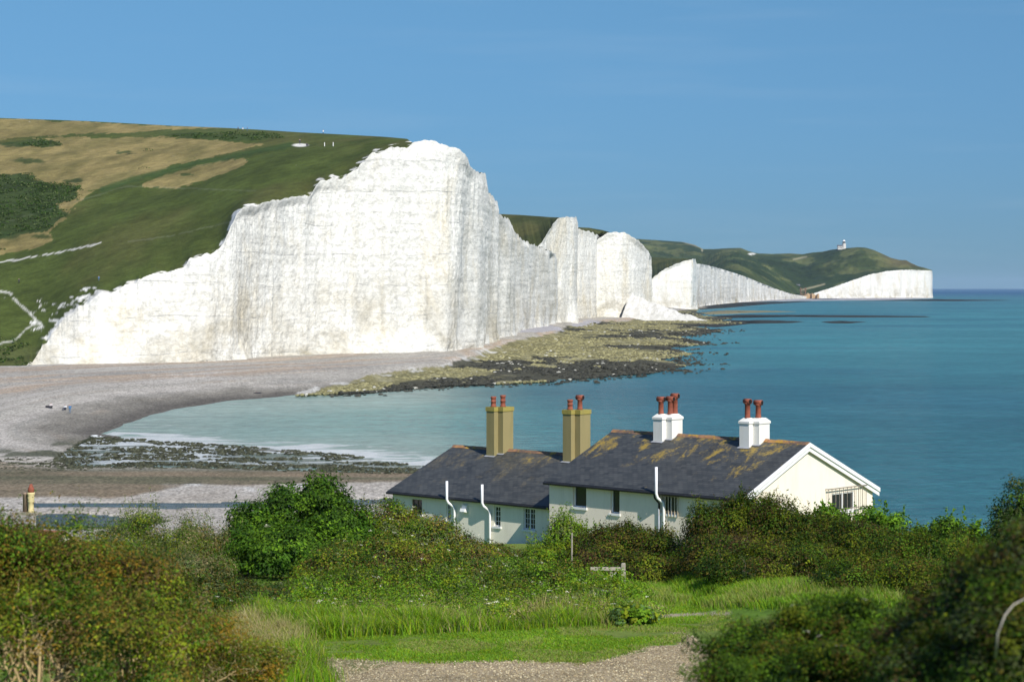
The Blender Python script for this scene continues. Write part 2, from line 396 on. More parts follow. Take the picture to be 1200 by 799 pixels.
s2 = [(610, 300, 1150, 1, 6), (622, 292, 1158, 1, 8), (630, 288, 1165, 1, 9), (640, 277, 1180, 1, 9), (648, 263, 1195, 1, 9), (655, 255.5, 1205, 1, 9), (664, 254.2, 1215, 1, 9),
      (673.5, 254, 1228, 1, 9), (675.5, 254.3, 1262, 1, 9), (675.5, 256, 1330, 1, 8), (664, 270, 1420, 1, 8)]
top2 = cliff('chalk_cliff', s2, 90, .7, 'second white cliff, just right of the tall one, under a small green cap', .8, 30)
s3 = [(655, 272, 1345, 1, 6), (664, 270, 1350, 1, 8), (672, 268.5, 1360, 1, 9), (680, 268.5, 1370, 1, 9), (690, 271, 1385, 1, 9), (699, 275, 1404, 1, 9), (703, 277, 1430, 1, 9), (703, 282, 1520, 1, 8)]
top3 = cliff('chalk_cliff', s3, 70, .7, 'narrow white cliff with square shoulder between two broader cliffs', .8, 50)
s4 = [(688, 292, 1414, 1, 5), (696, 284, 1415, 1, 9), (704, 277, 1416, 1, 10), (712, 272.5, 1417, 1, 10), (722, 272, 1419, 1, 10), (735, 274, 1425, 1, 10), (748, 281, 1435, 1, 9),
      (757, 290, 1450, 1, 9), (762, 298, 1470, 1, 9), (763.5, 302, 1520, 1, 8), (759, 310, 1700, 1, 8)]
top4 = cliff('chalk_cliff', s4, 70, .7, 'white cliff with rounded shoulder right above the fresh white rockfall', .8, 70)
s5 = [(752, 340, 2120, 1, 5), (760, 330, 2130, 1, 9), (775, 318, 2140, 1, 12), (790, 310.5, 2150, 1, 12), (802, 306, 2155, 1, 12), (811, 303.8, 2160, 1, 12), (815, 303.5, 2190, 1, 12), (816, 308.5, 2400, 1, 12),
      (830, 311, 2650, 1, 14), (850, 316.5, 2950, 1, 14), (870, 323, 3250, 1, 14), (890, 331, 3600, 1, 12), (910, 339, 3900, 1, 8), (930, 345, 4150, 1, 5), (950, 348, 4300, 1, 3)]
top5 = cliff('chalk_cliff', s5, 50, .8, 'far white cliff sloping down to the right towards the brown clay gap', .9, 90, 'farchalk')
s6 = [(925, 347.5, 4300, 1, 3), (945, 346, 4360, 1, 4), (958, 342.5, 4380, 1, 6), (975, 337, 4420, 1, 8), (1000, 328, 4470, 1, 10), (1020, 321.5, 4510, 1, 12), (1040, 317.5, 4550, 1, 12),
      (1060, 316.2, 4600, 1, 12), (1080, 316.6, 4640, 1, 12), (1091.5, 317, 4670, 1, 12), (1092.5, 318, 4760, 1, 12), (1091, 321, 5300, 1, 10)]
top6 = cliff('chalk_cliff', s6, 40, .8, 'farthest white cliff ending in a sharp upright corner above the sea', .9, 110, 'farchalk')

GREEN = (.060, .080, .018); GOLD = (.225, .180, .072); SCRUB = (.032, .054, .015); OLIVE = (.095, .088, .030); CHALK = (.72, .70, .64)
def zp(pts): return [(x / 2.4975, 120 + y / 2.4975) for x, y in pts]
gold1 = [(-160, 132), (0, 139), (200, 147), (272, 150.5), (196, 152.5), (120, 156), (0, 163), (-160, 160)]
gold2 = zp([(-400, 140), (60, 125), (90, 108), (300, 100), (600, 108), (765, 124), (640, 158), (500, 185), (400, 228), (330, 250), (270, 262), (228, 295), (190, 340), (150, 378), (165, 400), (90, 432), (0, 452), (-400, 480)])
gold3 = zp([(412, 242), (500, 205), (640, 170), (735, 162), (690, 190), (600, 225), (520, 250), (440, 249)])
scrub1 = zp([(-400, 190), (0, 212), (80, 206), (122, 236), (232, 246), (226, 286), (160, 300), (205, 325), (160, 355), (150, 372), (60, 382), (0, 398), (-400, 390)])
scrub2 = zp([(55, 128), (85, 108), (160, 112), (185, 124), (120, 132)])
scrub3 = zp([(480, 98), (560, 90), (800, 92), (830, 104), (760, 112), (540, 106)])
rp = np.random.default_rng(3)
def col_haven(px, py, V):
    x, y = V[..., 0], V[..., 1]
    jx = px + 6 * fbm(x / 25, y / 40, 0, 41, 3) + 7 * fbm(x / 2.5, y / 6, 2, 141, 3); jy = py + 2.4 * fbm(x / 22, y / 35, 5, 42, 3) + 2.6 * fbm(x / 3, y / 5, 8, 142, 3)
    n = fbm(x / 30, y / 70, 0, 43, 4); n2 = fbm(x / 7, y / 18, 0, 44, 3); n3 = fbm(x / 2.2, y / 6, 0, 48, 4)
    c = np.broadcast_to(np.array(GREEN), px.shape + (3,)).copy() * (1 + .25 * n2[..., None])
    c = mixc(c, OLIVE, sstep(-.1, .5, n) * .55 + .35 * sstep(340, 480, px) * sstep(.0, .3, n2 + .2))
    c = mixc(c, (.080, .100, .030), .7 * sstep(165, 150, py) * sstep(-60, 250, px))
    for g in (gold1, gold2, gold3):
        c = mixc(c, np.array(GOLD) * (1 + .2 * n2[..., None]), inpoly(jx, jy, g) * np.clip(.86 + .35 * n2, 0, 1))
    for g, k in ((scrub1, .95), (scrub2, .9), (scrub3, .55)):
        c = mixc(c, np.array(SCRUB) * (1 + .4 * n2[..., None]), inpoly(jx, jy, g) * k)
    for q, (cx, cy, rx, ry) in enumerate(((35, 189, 22, 3), (20, 170, 26, 4), (82, 212, 14, 3), (148, 178, 10, 2), (218, 204, 8, 2), (48, 246, 22, 7), (10, 275, 18, 6), (50, 276, 16, 3))):
        c = mixc(c, SCRUB, .85 * sstep(1.1, .6, np.hypot((jx - cx) / rx, (jy - cy) / ry)))
    for ln, wd, k in (([(-150, 325), (0, 307.5), (36, 302), (72, 295), (100, 289), (118, 284.5)], .75, .7), ([(150, 283), (200, 277), (262, 262), (290, 256)], .6, .07), ([(0, 262), (150, 218), (300, 224)], .7, .04),
                      ([(-40, 335), (11, 343), (20, 354), (33, 365), (43, 376), (52, 384)], 1.0, .62), ([(-60, 404), (0, 402), (17, 398), (33, 384), (46, 378)], .8, .45),
                      ([(120, 222), (156, 210), (230, 192), (300, 178), (340, 170)], 3.2, 0)):
        f = sstep(wd * 1.5, wd * .5, polydist(px + 1.6 * n3, py + 1.0 * n3, ln) * (1 + .5 * n3))
        if wd == 3.2: c = mixc(c, (.042, .070, .018), f * .9)
        else: c = mixc(c, CHALK, f * k)
    c = mixc(c, CHALK, sstep(1.2, .5, np.hypot((px - 352) / 10, (py - 170.3) / 2.2)) * .95)
    # bare chalk showing through the turf along the edge and on the worn slope at the left
    ed = polydist(px, py, [(p[0], p[1]) for p in P(top1)[::6]])
    th = sstep(8, 0, ed) * .62 + .55 * sstep(34, 4, np.hypot((px - 62) / 1.5, (py - 372) / 1.1)) + .6 * sstep(30, 4, np.hypot((px - 108) / 1.6, (py - 350))) + .9 * sstep(16, 3, np.hypot(px - 280, (py - 262) / 1.6))
    spk = fbm(x / 3.2, V[..., 2] / .9, y / 30, 46, 5) * 1.15 + .5 + .0 * n
    c = mixc(c, CHALK, sstep(.98, 1.15, th + spk * .75) * (px < 640))
    c = mixc(c, (.075, .085, .03), .7 * sstep(400, 412, py + 4 * n2) * (px < 46))
    return np.clip(c, .004, 1)
left = np.array([W(px, 429.5, 536) for px in (-170, -120, -80, -50, -30, -15, 0, 10, 20)])
n_l = 90
edge1 = np.concatenate([resample(left, n_l), top1[: int(np.argmax(P(top1)[:, 0] > 500))]])
sky1 = [W(*q) for q in ((-170, 133, 1120), (-60, 137, 1060), (0, 138.5, 1010), (100, 142, 990), (200, 147.5, 950), (262, 150, 920), (300, 152, 895), (350, 155.2, 860), (410, 158.3, 800), (450, 160.5, 750), (478, 163, 705), (500, 164.4, 672))]
Vh = hill('hill', edge1, sky1, 230, 0, col_haven, 'green and gold downland slope above the tall white cliff', 1.0, (260, 55), 3.0, 5, keep=True, match=True, clamp=(476, 496), soft=2500)
# turf behind the seaward end of the first cliff
k0 = int(np.argmax(P(top1)[:, 0] > 498)); e1b = top1[k0:-12]
def col_turf(px, py, V):
    x, y = V[..., 0], V[..., 1]; n2 = fbm(x / 14, y / 30, 0, 47, 4)
    c = np.broadcast_to(np.array((.058, .068, .021)), px.shape + (3,)) * (1 + .3 * n2[..., None])
    return np.clip(mixc(c, OLIVE, sstep(0, .4, n2) * .6), .004, 1)
tq = sstep(0, .45, np.linspace(0, 1, len(e1b))); b1 = e1b.copy(); b1[:, 0] -= 3 + 45 * tq; b1[:, 1] += 14 + 8 * tq; b1[:, 2] -= 1.2 + 6 * tq
hill('hill', e1b, b1, 8, 0, col_turf, 'turf behind the seaward corner of the tall cliff', .2, (60, 25), 0, 6, keep=True)
i2 = int(np.argmax(P(top2)[:, 1] < 256.2)) + 1
e2 = np.concatenate([[W(548, 305, 1070), W(570, 308, 1085), (W(592, 310, 1100))], top2[:i2 + 2]])
hill('hill', e2, [W(*q) for q in ((548, 247, 1380), (570, 249, 1360), (588, 251, 1335), (610, 252, 1310), (630, 253.4, 1290), (645, 254.6, 1262), (656, 255, 1225))], 40, 150, col_turf, 'small dark green hill cap beside the second white cliff', .8, (200, 40), 2, 8)
e3 = np.concatenate([top3[4:-14], [W(704, 276, 1470)], [W(710, 273.5, 1440)]])
hill('hill', e3, [W(*q) for q in ((664, 267, 1500), (676, 266.3, 1500), (690, 267, 1490), (705, 269.5, 1480), (714, 272, 1450))], 16, 80, col_turf, 'thin strip of turf over the narrow white cliff', .5, (200, 40), 0, 9)
j4 = int(np.argmax(P(top4)[:, 0] > 716)); b4 = top4[j4:-6].copy(); b4[:, 0] -= 50; b4[:, 1] += 90; b4[:, 2] -= 9
hill('hill', top4[j4:-6], b4, 6, 0, col_turf, 'turf hidden behind the rounded white cliff shoulder', .2, (80, 30), 0, 10, keep=True)
i5 = int(np.argmax(P(top5)[:, 0] > 812))
hill('hill', top5[:i5], [W(*q) for q in ((745, 300.5, 2600), (765, 301.6, 2550), (780, 302.4, 2480), (800, 303.2, 2350), (812, 303.6, 2210))], 24, 90, col_turf, 'low olive hill cap over the far sloping cliff', .8, (300, 60), 1, 11)
def col_far(px, py, V):
    x, y = V[..., 0], V[..., 1]
    n = fbm(x / 170, y / 420, 0, 51, 4); n2 = fbm(x / 45, y / 110, 0, 52, 4)
    c = np.broadcast_to(np.array((.046, .064, .020)), px.shape + (3,)) * (1 + .35 * n2[..., None])
    c = mixc(c, (.022, .038, .014), sstep(-.12, .12, n) * .85)
    c = mixc(c, (.105, .115, .040), sstep(.12, .35, n2 - .3 * n) * .75)
    c = mixc(c, (.085, .070, .030), .8 * sstep(1020, 1050, px + 10 * n) * sstep(318, 308, py))
    c = mixc(c, CHALK, .8 * sstep(1.2, .5, np.hypot((px - 881) / 5, (py - 297.5) / 1.3)))
    for ln in ([(938, 340), (955, 336), (966, 333)], [(800, 283), (822, 290), (823, 294)], [(930, 304), (945, 301)]): c = mixc(c, (.30, .27, .17), .7 * sstep(1.6, .5, polydist(px, py, ln)))
    return np.clip(c, .004, 1)
eF = np.concatenate([[W(700, 300, 4900), W(740, 315, 4850), W(790, 330, 4800), W(830, 334, 4700)], [q + np.array([0, 25, 1]) for q in top5[int(np.argmax(P(top5)[:, 0] > 850)):-8:4]], top6[10:-10:2]])
eF = np.array(sorted(resample(eF, 420).tolist(), key=lambda q: P(np.array(q))[0]))
sF = [W(*q) for q in ((690, 268, 6200), (720, 275, 6100), (745, 280, 6000), (770, 281.5, 5950), (800, 283.6, 5900), (814, 287, 5800), (824, 292, 5750), (836, 292, 5700), (855, 290.8, 5650), (868, 290.6, 5600), (878, 294.5, 5500), (888, 297, 5450), (905, 297.6, 5400), (925, 297, 5300), (940, 298, 5250),
      (952, 296, 5200), (964, 295, 5150), (975, 292.6, 5100), (990, 291, 5050), (1005, 289.8, 5000), (1014, 290.2, 4980), (1024, 293, 4960), (1034, 297.5, 4940), (1044, 302.2, 4920), (1054, 304.6, 4900), (1062, 305, 4880), (1068, 308.5, 4860), (1076, 312, 4830), (1084, 314, 4800), (1092, 316.6, 4760))]
VF = hill('distant_hills', eF, sF, 80, 420, col_far, 'distant rolling green hills under the lighthouse', 6.0, (900, 60), 0, 12, mat='farhill', match=True, soft=600)

# ------------------------------------------------------------------ the shore: one sheet of beach, rock shelf and river bars
SEA = [(2500, 640), (760, 640), (700, 620), (620, 600), (560, 575), (520, 556), (500, 549), (440, 541), (400, 535), (300, 526), (200, 521), (150, 516), (122, 509), (150, 497), (180, 487), (215, 477), (270, 469),
       (345, 463.5), (420, 460.5), (500, 453), (560, 451), (640, 447), (700, 441), (760, 437), (806, 428), (772, 421), (812, 414), (784, 408), (833, 402), (797, 395), (848, 388), (812, 382), (880, 378.6), (842, 375.4), (858, 373), (822, 370.5),
       (816, 366), (818, 362.5), (850, 359), (1092, 356), (2500, 350)]
seaW = [tuple(W0(x, y)[:2]) for x, y in SEA]
nr, nc = 520, 460
Dg = 150 * (2400 / 150) ** np.linspace(0, 1, nr); pg = np.linspace(-170, 960, nc)
X = (pg[None] - 600) / FPX * Dg[:, None]; Y = np.broadcast_to(Dg[:, None], X.shape)
ppx = np.broadcast_to(pg[None], X.shape); ppy = HY + ZC * FPX / Y          # where each spot lies on the z=0 plane
jX = X + 2.2 * fbm(X / 9, Y / 14, 0, 60, 3); jY = Y + 5 * fbm(X / 12, Y / 18, 4, 61, 3)
sd = polydist(jX, jY, seaW, True) * np.where(inpoly(jX, jY, seaW), -1, 1)
weed = [(62, 540), (80, 525), (112, 511), (150, 516), (300, 526), (400, 535), (500, 549), (560, 575), (560, 590), (480, 553), (400, 552), (300, 549), (150, 547), (90, 545)]
plat = [(345, 463.5), (330, 466), (420, 470), (700, 450), (900, 425), (900, 370), (818, 362), (760, 372), (735, 380), (690, 380), (664, 386), (650, 396), (625, 401), (604, 405), (585, 412), (560, 424), (520, 436), (470, 444), (420, 452), (380, 458)]
chan = [(36, 590), (120, 588.8), (300, 588.5), (460, 584), (460, 590), (300, 595.2), (120, 595), (36, 595)]
pond = [(44, 603), (70, 601.5), (120, 603), (150, 606.5), (185, 610), (160, 616), (90, 618), (44, 617)]
j2x = ppx + 5 * fbm(X / 10, Y / 25, 0, 62, 3); j2y = ppy + 1.0 * fbm(X / 12, Y / 20, 7, 63, 3)
isW = inpoly(j2x, j2y, weed).astype(float); isP = inpoly(j2x, j2y, plat).astype(float)
near = sstep(542, 556, ppy)
zmax = 2.9 * sstep(535, 445, ppy) + .12
zmax = np.where(isP > .5, 1.0 + .8 * fbm(X / 5, Y / 8, 0, 64, 3), zmax); zmax = np.where(isW > .5, -.15, zmax)
for _ in range(9):
    for ax in (0, 1): zmax = (np.roll(zmax, 1, ax) + 2 * zmax + np.roll(zmax, -1, ax)) / 4
z = np.where(sd > 0, np.minimum(sd * .085, zmax), np.maximum(sd * .05, -3))
z = z + np.where(sd > 0, isP * .30 * fbm(X / 2.5, Y / 4, 0, 65, 3) + isW * .10 * fbm(X / 3, Y / 5, 0, 66, 3) + (1 - isP) * (1 - isW) * .05 * noise3(sd / 3, X / 40), 0)
berm = (1 - isP) * (1 - isW) * (1 - near)
z = z + np.where(sd > 0, berm * sstep(0, 25, sd) * .22 * noise3(sd / 7, X / 90, 0, 67), 0)
isC = inpoly(j2x, j2y, chan) | inpoly(ppx + 3 * fbm(X / 6, Y / 9, 0, 68, 2), j2y, pond)
z = np.where(isC, -.35, z)
n1 = fbm(X / 30, Y / 50, 0, 70, 4); n2 = fbm(X / 5, Y / 9, 0, 71, 4); n3 = fbm(X / 60, sd / 7, 0, 72, 4); n4 = fbm(X / 25, sd / 2.2, 0, 73, 4)
c = np.broadcast_to(np.array((.345, .322, .278)), X.shape + (3,)).copy()
c = mixc(c, (.385, .275, .18), sstep(.0, .4, n3 + .25 * n1) * .6)
c = mixc(c, (.27, .258, .23), sstep(.1, .45, n4) * .7)
c = mixc(c, (.44, .405, .36), sstep(.1, .45, -n4) * .6)
c = mixc(c, (.20, .185, .155), sstep(20, 8, sd + 5 * n2) * (1 - near)); c = mixc(c, (.11, .10, .085), sstep(9, 2, sd + 3 * n2) * (1 - near))
# near bars: brown weed-strewn shingle, pale shingle bar, dark bank
bn = fbm(X / 45, Y / 6, 0, 74, 4)
cb = np.broadcast_to(np.array((.175, .145, .098)), X.shape + (3,)).copy()
cb = mixc(cb, (.10, .10, .06), sstep(-.05, .4, bn + .25 * n2) * .8); cb = mixc(cb, (.24, .18, .12), sstep(.05, .4, -bn) * .6)
cb = mixc(cb, (.065, .07, .04), sstep(562, 546, ppy + 5 * n2) * .85)
pale = sstep(0, 2.5, ppy + 3 * n2 - 583 + 15.5 * sstep(120, 255, ppx) + 3 * sstep(330, 460, ppx))
cb = mixc(cb, (.40, .37, .325), pale * np.clip(.85 + .3 * n2, 0, 1))
cb = mixc(cb, (.66, .65, .62), .8 * sstep(.16, .30, n2 + .15 * bn - .30 * np.abs(ppy - 571.5 - .012 * (300 - ppx)) / 4 + .05) * sstep(190, 290, ppx + 30 * n2))
c = c * (1 - near[..., None]) + cb * near[..., None]
c = mixc(c, (.05, .058, .030), .85 * sstep(.0, .3, n2 + .15) * sstep(13, 5, np.abs(ppy - 538 + .13 * ppx)) * sstep(130, 60, ppx))
gr = inpoly(j2x, j2y, [(40, 609), (90, 610), (150, 608.5), (200, 611), (170, 618), (90, 622), (40, 621)])
c = mixc(c, (.055, .085, .02), gr * .95)
wn = fbm(X / 9, Y / 6, 0, 75, 4)
cw = mixc(np.broadcast_to(np.array((.030, .036, .018)), X.shape + (3,)), (.16, .16, .12), sstep(.0, .35, wn) * .8)
cw = mixc(cw, (.62, .64, .62), sstep(.20, .30, fbm(X / 14, Y / 5, 3, 76, 4) + .12 * sstep(540, 515, ppy) - .1 * sstep(542, 552, ppy)))
c = c * (1 - isW[..., None]) + cw * isW[..., None]
pn = fbm(X / 20, Y / 60, 0, 77, 4)
cp = mixc(np.broadcast_to(np.array((.215, .195, .095)), X.shape + (3,)), (.15, .14, .07), sstep(-.1, .3, n2))
cp = mixc(cp, (.33, .31, .20), sstep(.2, .45, -n2) * .6)
dk = sstep(.05, .25, pn + .34 * sstep(24, 3, sd) - .16 + .25 * n2 + .30 * sstep(640, 760, ppx) * sstep(392, 400, ppy))
cp = mixc(cp, (.048, .048, .038), dk * .88)
c = c * (1 - isP[..., None]) + cp * isP[..., None]
for bp in ([(600, 399), (612, 388), (634, 384.5), (662, 391), (640, 396)], [(664, 386), (690, 379.5), (705, 380), (690, 384)]):
    c = mixc(c, (.34, .33, .345), inpoly(j2x, j2y, bp) * .95)
c = mixc(c, (.50, .49, .45), inpoly(j2x, j2y + .5, [(520, 436), (546, 427), (562, 421), (585, 412), (590, 415), (570, 424), (552, 430), (500, 441), (420, 454), (350, 464), (340, 463), (420, 451)]) * sstep(.02, .3, n2 - .02) * .75)
beach = mesh_np('beach', np.stack([X, Y, z], -1).reshape(-1, 3), gridfaces(nr, nc), M['beach'], col=np.clip(c, .004, 1).reshape(-1, 3), smooth=True)
tag(beach, 'shingle beach, rock shelf and river mouth bars below the white cliffs', 'beach', None, 'structure')

# ------------------------------------------------------------------ sea
nr, nc = 460, 420
Ds = 140 * (40000 / 140) ** np.linspace(0, 1, nr) ** 1.25; ps = np.linspace(-500, 1700, nc)
X = (ps[None] - 600) / FPX * Ds[:, None]; Y = np.broadcast_to(Ds[:, None], X.shape)
ppx = np.broadcast_to(ps[None], X.shape); ppy = HY + ZC * FPX / Y
sds = polydist(X, Y, seaW, True) * np.where(inpoly(X, Y, seaW), 1, -1)
n1 = fbm(X / 130, Y / 260, 0, 80, 4); n2 = fbm(X / 40, Y / 60, 0, 81, 4)
c = np.broadcast_to(np.array((.033, .142, .165)), X.shape + (3,)).copy()
c = mixc(c, (.038, .168, .195), sstep(-.2, .4, n1) * .6)
c = mixc(c, (.022, .098, .124), sstep(520, 800, ppx + 120 * n1) * sstep(900, 300, Y) * .9)
c = mixc(c, (.105, .225, .225), sstep(150, 10, sds + 50 * n1) * sstep(720, 380, ppx + 60 * n2) * .9)
c = mixc(c, (.19, .275, .27), sstep(50, 2, sds + 22 * n2) * .8 * sstep(800, 450, ppx))
c = mixc(c, (.034, .118, .145), sstep(1200, 5000, Y) * .8); c = mixc(c, (.004, .034, .115), sstep(3500, 9000, Y))
c = mixc(c, (.020, .086, .120), sstep(.1, .4, fbm(X / 260, Y / 90, 0, 83, 3)) * .6 * sstep(450, 700, ppx))
c = mixc(c, (.052, .168, .200), sstep(.15, .45, fbm(X / 160, Y / 60, 9, 84, 3)) * .45 * sstep(500, 750, ppx) * sstep(3000, 800, Y))
foam = np.where(sds > 0, sstep(34, 1, sds) * sstep(1000, 350, Y) * (.42 + .43 * sstep(495, 515, ppy)), 0)
foam = np.maximum(foam, .55 * sstep(18, 4, polydist(ppx, ppy, [(130, 513), (200, 517), (330, 523), (440, 531), (520, 541)]) * 1.6))
foam *= sstep(-30, 60, ppx)
isWs = inpoly(ppx + 6 * n2, ppy + 1.5 * n2, [(62, 540), (80, 524), (112, 510), (150, 514), (300, 524), (400, 533), (510, 548), (575, 575), (560, 590), (480, 553), (400, 551), (300, 548), (150, 545), (90, 545)])
foam = np.where(isWs, .62 + .18 * sstep(548, 520, ppy) - .1 * sstep(120, 20, ppx), foam)
c = mixc(c, (.075, .095, .075), isWs * .85)
foam = np.where(ppy > 584, 0, foam) + .45 * np.clip(1 - np.hypot((ppx - 1055) / 55, (ppy - 592) / 16), 0, 1)
c = mixc(c, (.042, .075, .098), sstep(575, 585, ppy) * (ppx < 480))
sea = mesh_np('sea', np.stack([X, Y, np.zeros_like(X)], -1).reshape(-1, 3), gridfaces(nr, nc), M['sea'], col=c.reshape(-1, 3), smooth=True, attrs={'foam': foam})
tag(sea, 'turquoise sea reaching the horizon', 'sea', None, 'structure')

# low reefs drying out beyond the rock shelf, and the far strip of beach
def reef(name, pts, col, h, label, cat='reef', seed=0):
    w0 = np.array([W0(x, y)[:2] for x, y in pts])
    L = []
    n = len(w0)
    for i in range(n):
        for t in np.linspace(0, 1, 14, endpoint=False): L.append(w0[i] * (1 - t) + w0[(i + 1) % n] * t)
    L = np.array(L); cx = L.mean(0); sc = np.ptp(L, axis=0).mean() * .02
    V = []; k = len(L)
    for f, zz in ((1.0, -.4), (.96, .12), (.8, h), (.5, h), (.12, h)):
        q = cx + (L - cx) * f; q[:, 1] += 10 * fbm(q[:, 0] / 25, q[:, 1] / 50, 0, seed, 3) * f
        V.append(np.stack([q[:, 0], q[:, 1], zz + (.25 * fbm(q[:, 0] / 6, q[:, 1] / 9, 0, seed + 1, 3) if zz > 0 else 0 * q[:, 0])], 1))
    V = np.concatenate(V); F = []
    for r_ in range(4):
        for i in range(k): F.append((r_ * k + i, r_ * k + (i + 1) % k, (r_ + 1) * k + (i + 1) % k, (r_ + 1) * k + i))
    nn = fbm(V[:, 0] / 30, V[:, 1] / 60, 0, seed + 2, 3)
    c = np.array(col)[None] * (1 + .4 * nn[:, None])
    o = mesh_np(name, V, F, M['rock'], col=np.clip(c, .004, 1)); tag(o, label, cat, None, 'structure'); return o
DK = (.030, .032, .030)
reef('reef', [(818, 359), (860, 354.6), (960, 352.8), (900, 356.5), (850, 361), (818, 363)], DK, .5, 'dark flat reef below the far sloping cliff', seed=1)
reef('reef', [(812, 371), (860, 369), (960, 369.3), (1090, 370.7), (1095, 371.6), (1000, 371.9), (920, 371.4), (850, 372.8)], DK, .4, 'long thin dark reef reaching farthest out to sea', seed=2)
reef('reef', [(800, 382), (850, 375.6), (900, 375.2), (945, 377), (930, 378.3), (880, 379.3), (840, 384)], DK, .5, 'dark reef tongue just right of the white rockfall', seed=3)
reef('reef', [(962, 377.3), (985, 376.3), (1015, 377.2), (1000, 379), (975, 379)], DK, .3, 'small separate dark reef surrounded by water', seed=4)
reef('reef', [(818, 366.5), (850, 363.6), (900, 364.2), (935, 365.2), (880, 366.6), (830, 369)], (.20, .185, .11), .4, 'olive reef strip between two dark reefs', seed=5)
reef('reef', [(1000, 352.2), (1095, 350.6), (1190, 352.0), (1120, 353.0)], DK, .5, 'faint dark reef off the farthest cliff corner', seed=6)
reef('beach', [(815, 357), (850, 350.4), (935, 348.3), (1090, 347.6), (1094, 349.5), (1040, 351.6), (930, 352.8), (860, 354.2)], (.32, .31, .315), .6, 'grey strip of far beach under the distant cliffs', 'beach', seed=7)

# ------------------------------------------------------------------ fresh white rockfall
def rockfall():
    a = W(741, 345.5, 1427); b = W0(838, 377.8, 0)
    nu, nv = 70, 61; V = np.empty((nu, nv, 3))
    for i in range(nu):
        t = i / (nu - 1); ctr = a * (1 - t) + b * t
        h = max(.05, a[2] * (1 - t) ** 1.3 * (1 - .0) + .9 * (1 - t))
        wd = h / math.tan(R(29)) + 7
        for j in range(nv):
            s_ = (j / (nv - 1)) * 2 - 1
            hh = h * (1 - abs(s_) ** 1.25)
            k_ = .5 if s_ < 0 else 1.0; V[i, j] = (ctr[0] + wd * s_ * .45 * k_, ctr[1] + wd * s_ * .89 * k_, hh + .2)
    d = fbm(V[..., 0] / 4, V[..., 1] / 5, 0, 90, 4) * 1.5 + fbm(V[..., 0] / 14, V[..., 1] / 18, 0, 91, 2) * 2.0
    V[..., 2] += d * np.clip(V[..., 2] / 4, 0, 1)
    o = mesh_np('chalk_rockfall', V.reshape(-1, 3), gridfaces(nu, nv), M['freshchalk'])
    tag(o, 'fresh white fan of fallen chalk spilling from cliff foot to shore', 'rockfall', None, 'structure')
M['freshchalk'] = simple('fresh_chalk', (.60, .59, .55), .95, .16, .35, .9)
rockfall()

# loose boulders on the rock shelf (countless)
def rocks(name, pts, rad, cols, mat, label, cat, seed=0, parent=None):
    r = np.random.default_rng(seed); t = (1 + 5 ** .5) / 2
    ico = np.array([(-1, t, 0), (1, t, 0), (-1, -t, 0), (1, -t, 0), (0, -1, t), (0, 1, t), (0, -1, -t), (0, 1, -t), (t, 0, -1), (t, 0, 1), (-t, 0, -1), (-t, 0, 1)]); ico /= np.linalg.norm(ico[0])
    fi = np.array([(0, 11, 5), (0, 5, 1), (0, 1, 7), (0, 7, 10), (0, 10, 11), (1, 5, 9), (5, 11, 4), (11, 10, 2), (10, 7, 6), (7, 1, 8), (3, 9, 4), (3, 4, 2), (3, 2, 6), (3, 6, 8), (3, 8, 9), (4, 9, 5), (2, 4, 11), (6, 2, 10), (8, 6, 7), (9, 8, 1)])
    n = len(pts); V = ico[None] * (1 + .3 * r.uniform(-1, 1, (n, 12, 1))) * rad[:, None, None] * r.uniform(.7, 1.3, (n, 1, 3)) * np.array([1, 1, .65])
    V = V + pts[:, None]
    F = fi[None] + 12 * np.arange(n)[:, None, None]
    o = mesh_np(name, V.reshape(-1, 3), F.reshape(-1, 3), mat, fcol=np.repeat(cols, 20, 0)); tag(o, label, cat, None, 'stuff'); return o
cand = rng.uniform((340, 366), (870, 468), (60000, 2)); 
cand = cand[inpoly(cand[:, 0], cand[:, 1], plat) & ~inpoly(cand[:, 0], cand[:, 1], SEA)]
wq = np.array([W0(x, y, .4) for x, y in cand]); keep = fbm(wq[:, 0] / 12, wq[:, 1] / 25, 0, 92, 3) > -.25; wq = wq[keep][:12000]
sdp = polydist(wq[:, 0], wq[:, 1], seaW, True); wq[:, 2] = np.minimum(sdp * .085, .9)
dk = (fbm(wq[:, 0] / 20, wq[:, 1] / 60, 0, 77, 4) + .34 * sstep(24, 3, sdp) - .16) > .10
cl = np.where(dk[:, None], np.array((.045, .045, .036)), np.array((.21, .195, .10))) * rng.uniform(.6, 1.5, (len(wq), 1))
wht = rng.random(len(wq)) < .02; cl[wht] = (.45, .44, .38)
ex = rng.uniform((380, 366), (880, 470), (30000, 2)); ex = ex[inpoly(ex[:, 0], ex[:, 1], SEA)]; we = np.array([W0(x, y, .05) for x, y in ex]); de = polydist(we[:, 0], we[:, 1], seaW, True)
we = we[(de < 16 * rng.random(len(we)) ** 2) & (fbm(we[:, 0] / 14, we[:, 1] / 25, 0, 96, 3) > -.1)][:1500]; we[:, 2] = .02
wq = np.concatenate([wq, we]); cl = np.concatenate([cl, np.array((.045, .045, .036)) * rng.uniform(.6, 1.6, (len(we), 1))])
rocks('boulders', wq, rng.uniform(.15, .5, len(wq)) * (1 + wq[:, 1] / 1200), np.clip(cl, .01, 1), M['rock'], 'seaweed covered boulders strewn over the rock shelf', 'boulders', 4)
cw_ = rng.uniform((-20, 506), (560, 580), (40000, 2)); f_ = fbm(cw_[:, 0] / 40, cw_[:, 1] / 3, 0, 95, 3)
cw_ = cw_[inpoly(cw_[:, 0] + 8 * f_, cw_[:, 1] + 3 * f_, [(-20, 535), (60, 522), (112, 509), (150, 514), (300, 523), (400, 532), (510, 547), (575, 575), (560, 588), (480, 556), (400, 554), (300, 551), (150, 549), (0, 556), (-20, 556)]) & (f_[:] > -.12)][:5200]
